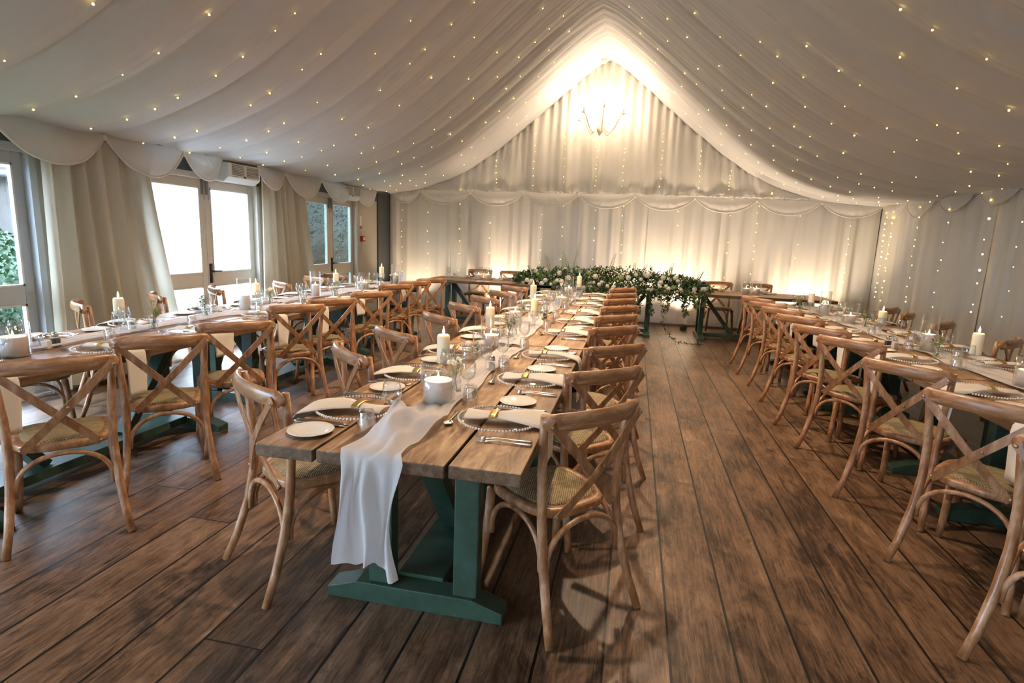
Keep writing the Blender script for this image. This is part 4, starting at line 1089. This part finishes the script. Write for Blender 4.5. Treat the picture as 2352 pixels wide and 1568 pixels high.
# ------------------------------------------------------------------ chandelier
CHX, CHY = -0.72, 10.18
def chandelier():
    r = thing('chandelier', 'cream metal chandelier with curved arms hanging from the ridge before the gable', 'chandelier', (CHX, CHY, 0))
    z0 = 3.35
    obj('column', MB().lathe([(0.004, z0-.10), (.008, z0-.085), (.014, z0-.075), (.052, z0-.03), (.060, z0+.01), (.050, z0+.05), (.020, z0+.075), (.014, z0+.12), (.026, z0+.16), (.014, z0+.20), (.012, z0+.40), (.022, z0+.43), (.008, z0+.46), (.003, z0+.47)], 20), M['chandelier'], r)
    obj('chain', MB().tube([(0, 0, z0+.46), (0.005, 0, z0+.8), (0, 0, 4.42)], .006, 6), M['chandelier'], r)
    obj('cable', MB().tube([(0.03, 0, z0+.42), (0.045, 0, z0+.8), (0.01, 0, 4.42)], .004, 6), M['chandelier'], r)
    obj('ceiling_rose', MB().lathe([(0.003, 4.39), (.05, 4.42), (.055, 4.45), (.05, 4.47)], 16), M['chandelier'], r)
    for k in range(8):
        a = 2*PI*k/8+.2; R_ = .46 if k % 2 else .34; zt = z0+(.20 if k % 2 else .29); c, s = math.cos(a), math.sin(a); p = []
        for i in range(15):
            t = i/14; rr = lerp(.03, R_, t); z = z0+.10+(-.16*math.sin(PI*min(1, t*1.15))*1.0)+(zt-z0-.10)*max(0, t-.4)/.6
            p.append((rr*c, rr*s, z))
        arm = obj('arm', MB().tube(p, .0085, 8), M['chandelier'], r)
        ex, ey, ez = p[-1]
        obj('drip_pan', MB().lathe([(.006, 0), (.034, .006), (.036, .012), (.010, .010), (.010, .03), (0.001, .031)], 14, (ex, ey, ez)), M['chandelier'], arm)
        obj('candle_sleeve', MB().lathe([(.011, .02), (.011, .10), (.002, .102)], 12, (ex, ey, ez)), M['white_plastic'], arm)
        obj('bulb', MB().lathe([(.008, .10), (.017, .125), (.018, .145), (.010, .175), (.001, .195)], 12, (ex, ey, ez)), M['bulb'], arm)
        add_light('chandelier_glow', 'POINT', (CHX+ex, CHY+ey, ez+.235), 3.4, (1.0, 0.74, 0.48), size=.03)
chandelier()
# unseen fill spotlights, added at the ridge to brighten tables and floor
for k, y in enumerate((-2.2, 0.6, 3.4, 6.0)):
    r = thing('ridge_fill_spot', 'added white fill spotlight at the ridge, out of view, %s from the front wall' % ['first', 'second', 'third', 'fourth'][k], 'lamp', (XRIDGE, y, 4.28), group='added fill spotlights on the ridge')
    obj('lamp_can', open_lathe([(.001, .10), (.05, .10), (.065, .085), (.07, 0), (.064, 0), (.06, .07), (.001, .08)], 20), M['white_plastic'], r)
    obj('bracket', MB().tube([(0, 0, .10), (0, 0, .30)], .008, 8), M['white_plastic'], r)
    add_light('spot', 'SPOT', (XRIDGE, y, 4.27), SPOT_W*(0.02, 0.06, 0.52, 1.15)[k], (1.0, .73, .49), size=.06, spot=math.radians(125))
# warm uplighters on the floor behind the head table
for (x, nm, pw) in ((-2.55, 'behind the left end of the head table', 34), (0.05, 'behind the middle of the head table', 26), (0.95, 'behind the head table, under the garland end', 40), (2.95, 'behind the right end of the head table', 34), (-4.2, 'in the left back corner', 14)):
    r = thing('uplighter', 'small black floor uplighter ' + nm, 'lamp', (x, 10.40, 0), group='floor uplighters')
    obj('lamp_can', open_lathe([(.001, .012), (.055, .012), (.06, .02), (.06, .11), (.052, .11), (.052, .08), (.001, .08)], 20), M['black'], r)
    obj('lens', MB().lathe([(.05, .083), (.001, .086)], 16), emis('uplighter_lens', (1, .75, .45), 6), r)
    add_light('uplight', 'SPOT', (x, 10.40, .13), pw*2.2, (1.0, .76, .52), rot=(math.radians(180-17), 0, 0), size=.05, spot=math.radians(115))

# ------------------------------------------------------------------ fairy lights
def fairy_protos():
    return MB().ball((0, 0, 0), 1.0, 6, 4).mesh('bulb', M['fairy'])
FB = fairy_protos()
WIRE = mat('thin_wire', (0.6, 0.6, 0.58), 0.5)
def string(pts, bulbs, label, group, rad=.0065):
    r = thing('fairy_light_string', label, 'fairy lights', tuple(pts[0]), group=group); o0 = Vector(pts[0])
    obj('wire', MB().tube([Vector(p)-o0 for p in pts], .0009, 3), WIRE, r)
    for (p, s) in bulbs:
        b = bpy.data.objects.new('bulb', FB); COL.objects.link(b); b.parent = r; b.location = Vector(p)-o0; b.scale = (rad*s,)*3
rnd = random.Random(7)
SL = [i*0.62 for i in range(0, 17)]
for side in (-1, 1):
    for k in range(17):
        y = 0.55 + k*0.60 + rnd.uniform(-.05, .05); dmax = 4.0 if side < 0 else 4.55
        pts = []; bulbs = []
        n = 40
        def pt(d):
            x = XRIDGE+side*d; yy = y+.03*math.sin(d*1.7+k); return Vector((x, yy, ceil_z(x, yy)-.022))
        for i in range(n+1): pts.append(pt(lerp(.15, dmax, i/n)))
        d = .3+rnd.random()*.3
        while d < dmax:
            if rnd.random() < .82: bulbs.append((pt(d)-Vector((0, 0, .004)), rnd.uniform(.7, 1.25)))
            d += rnd.uniform(.16, .40)
        nm = 'left' if side < 0 else 'right'
        string(pts, bulbs, 'string of warm fairy lights across the %s ceiling slope, %s from the near end' % (nm, (['first']+ORD[1:]+['twelfth', 'thirteenth', 'fourteenth', 'fifteenth', 'sixteenth', 'seventeenth', 'eighteenth'])[k]), 'fairy lights on the %s ceiling slope' % nm)
def drop(x, y, ztop, zbot, n, label, group, tilt=(0, 0), rad=.0085):
    pts = [Vector((x+tilt[0]*t, y+tilt[1]*t, lerp(ztop, zbot, t))) for t in [i/12 for i in range(13)]]
    bulbs = []
    for i in range(n):
        t = (i+.5+rnd.uniform(-.3, .3))/n; q = Vector((x+tilt[0]*t+rnd.uniform(-.012, .012), y+tilt[1]*t+rnd.uniform(-.012, .012), lerp(ztop, zbot, t))); bulbs.append((q, rnd.uniform(.6, 1.2)))
    string(pts, bulbs, label, group, rad)
nmz = ['first', 'second', 'third', 'fourth', 'fifth', 'sixth', 'seventh', 'eighth', 'ninth', 'tenth', 'eleventh', 'twelfth', 'thirteenth']
for k, (x, n) in enumerate(((-4.55, 10), (-4.0, 8), (-3.35, 8), (-2.75, 7), (-1.75, 9), (-1.35, 7), (-.75, 7), (-.25, 9), (.72, 7), (1.6, 6), (2.05, 12), (2.75, 6), (3.55, 12))):
    drop(x, 10.80, 2.50, .5, n, 'hanging string of fairy lights on the back curtains, %s from the left' % nmz[k], 'fairy light strings on the back curtains')
for k, (x, n) in enumerate(((-2.6, 5), (-1.9, 7), (-1.35, 7), (-.78, 10), (-.3, 9), (.35, 8), (1.0, 7), (1.5, 6), (2.2, 5))):
    zt = min(prof(x)-.2, 3.4); drop(x, 10.60, zt, 2.42, n, 'hanging string of fairy lights on the gable cloth, %s from the left' % nmz[k], 'fairy light strings on the gable cloth', rad=.0075)
for k, (y, n, rd) in enumerate(((10.5, 16, .012), (10.25, 14, .012), (9.4, 11, .009), (8.6, 7, .009), (7.7, 8, .013), (7.1, 6, .008), (6.5, 7, .009), (5.9, 6, .008), (5.2, 6, .008))):
    drop(3.96, y, 2.2, .7, n, 'hanging string of fairy lights on the right wall curtains, %s from the back corner' % nmz[k], 'fairy light strings on the right wall curtains', rad=rd)
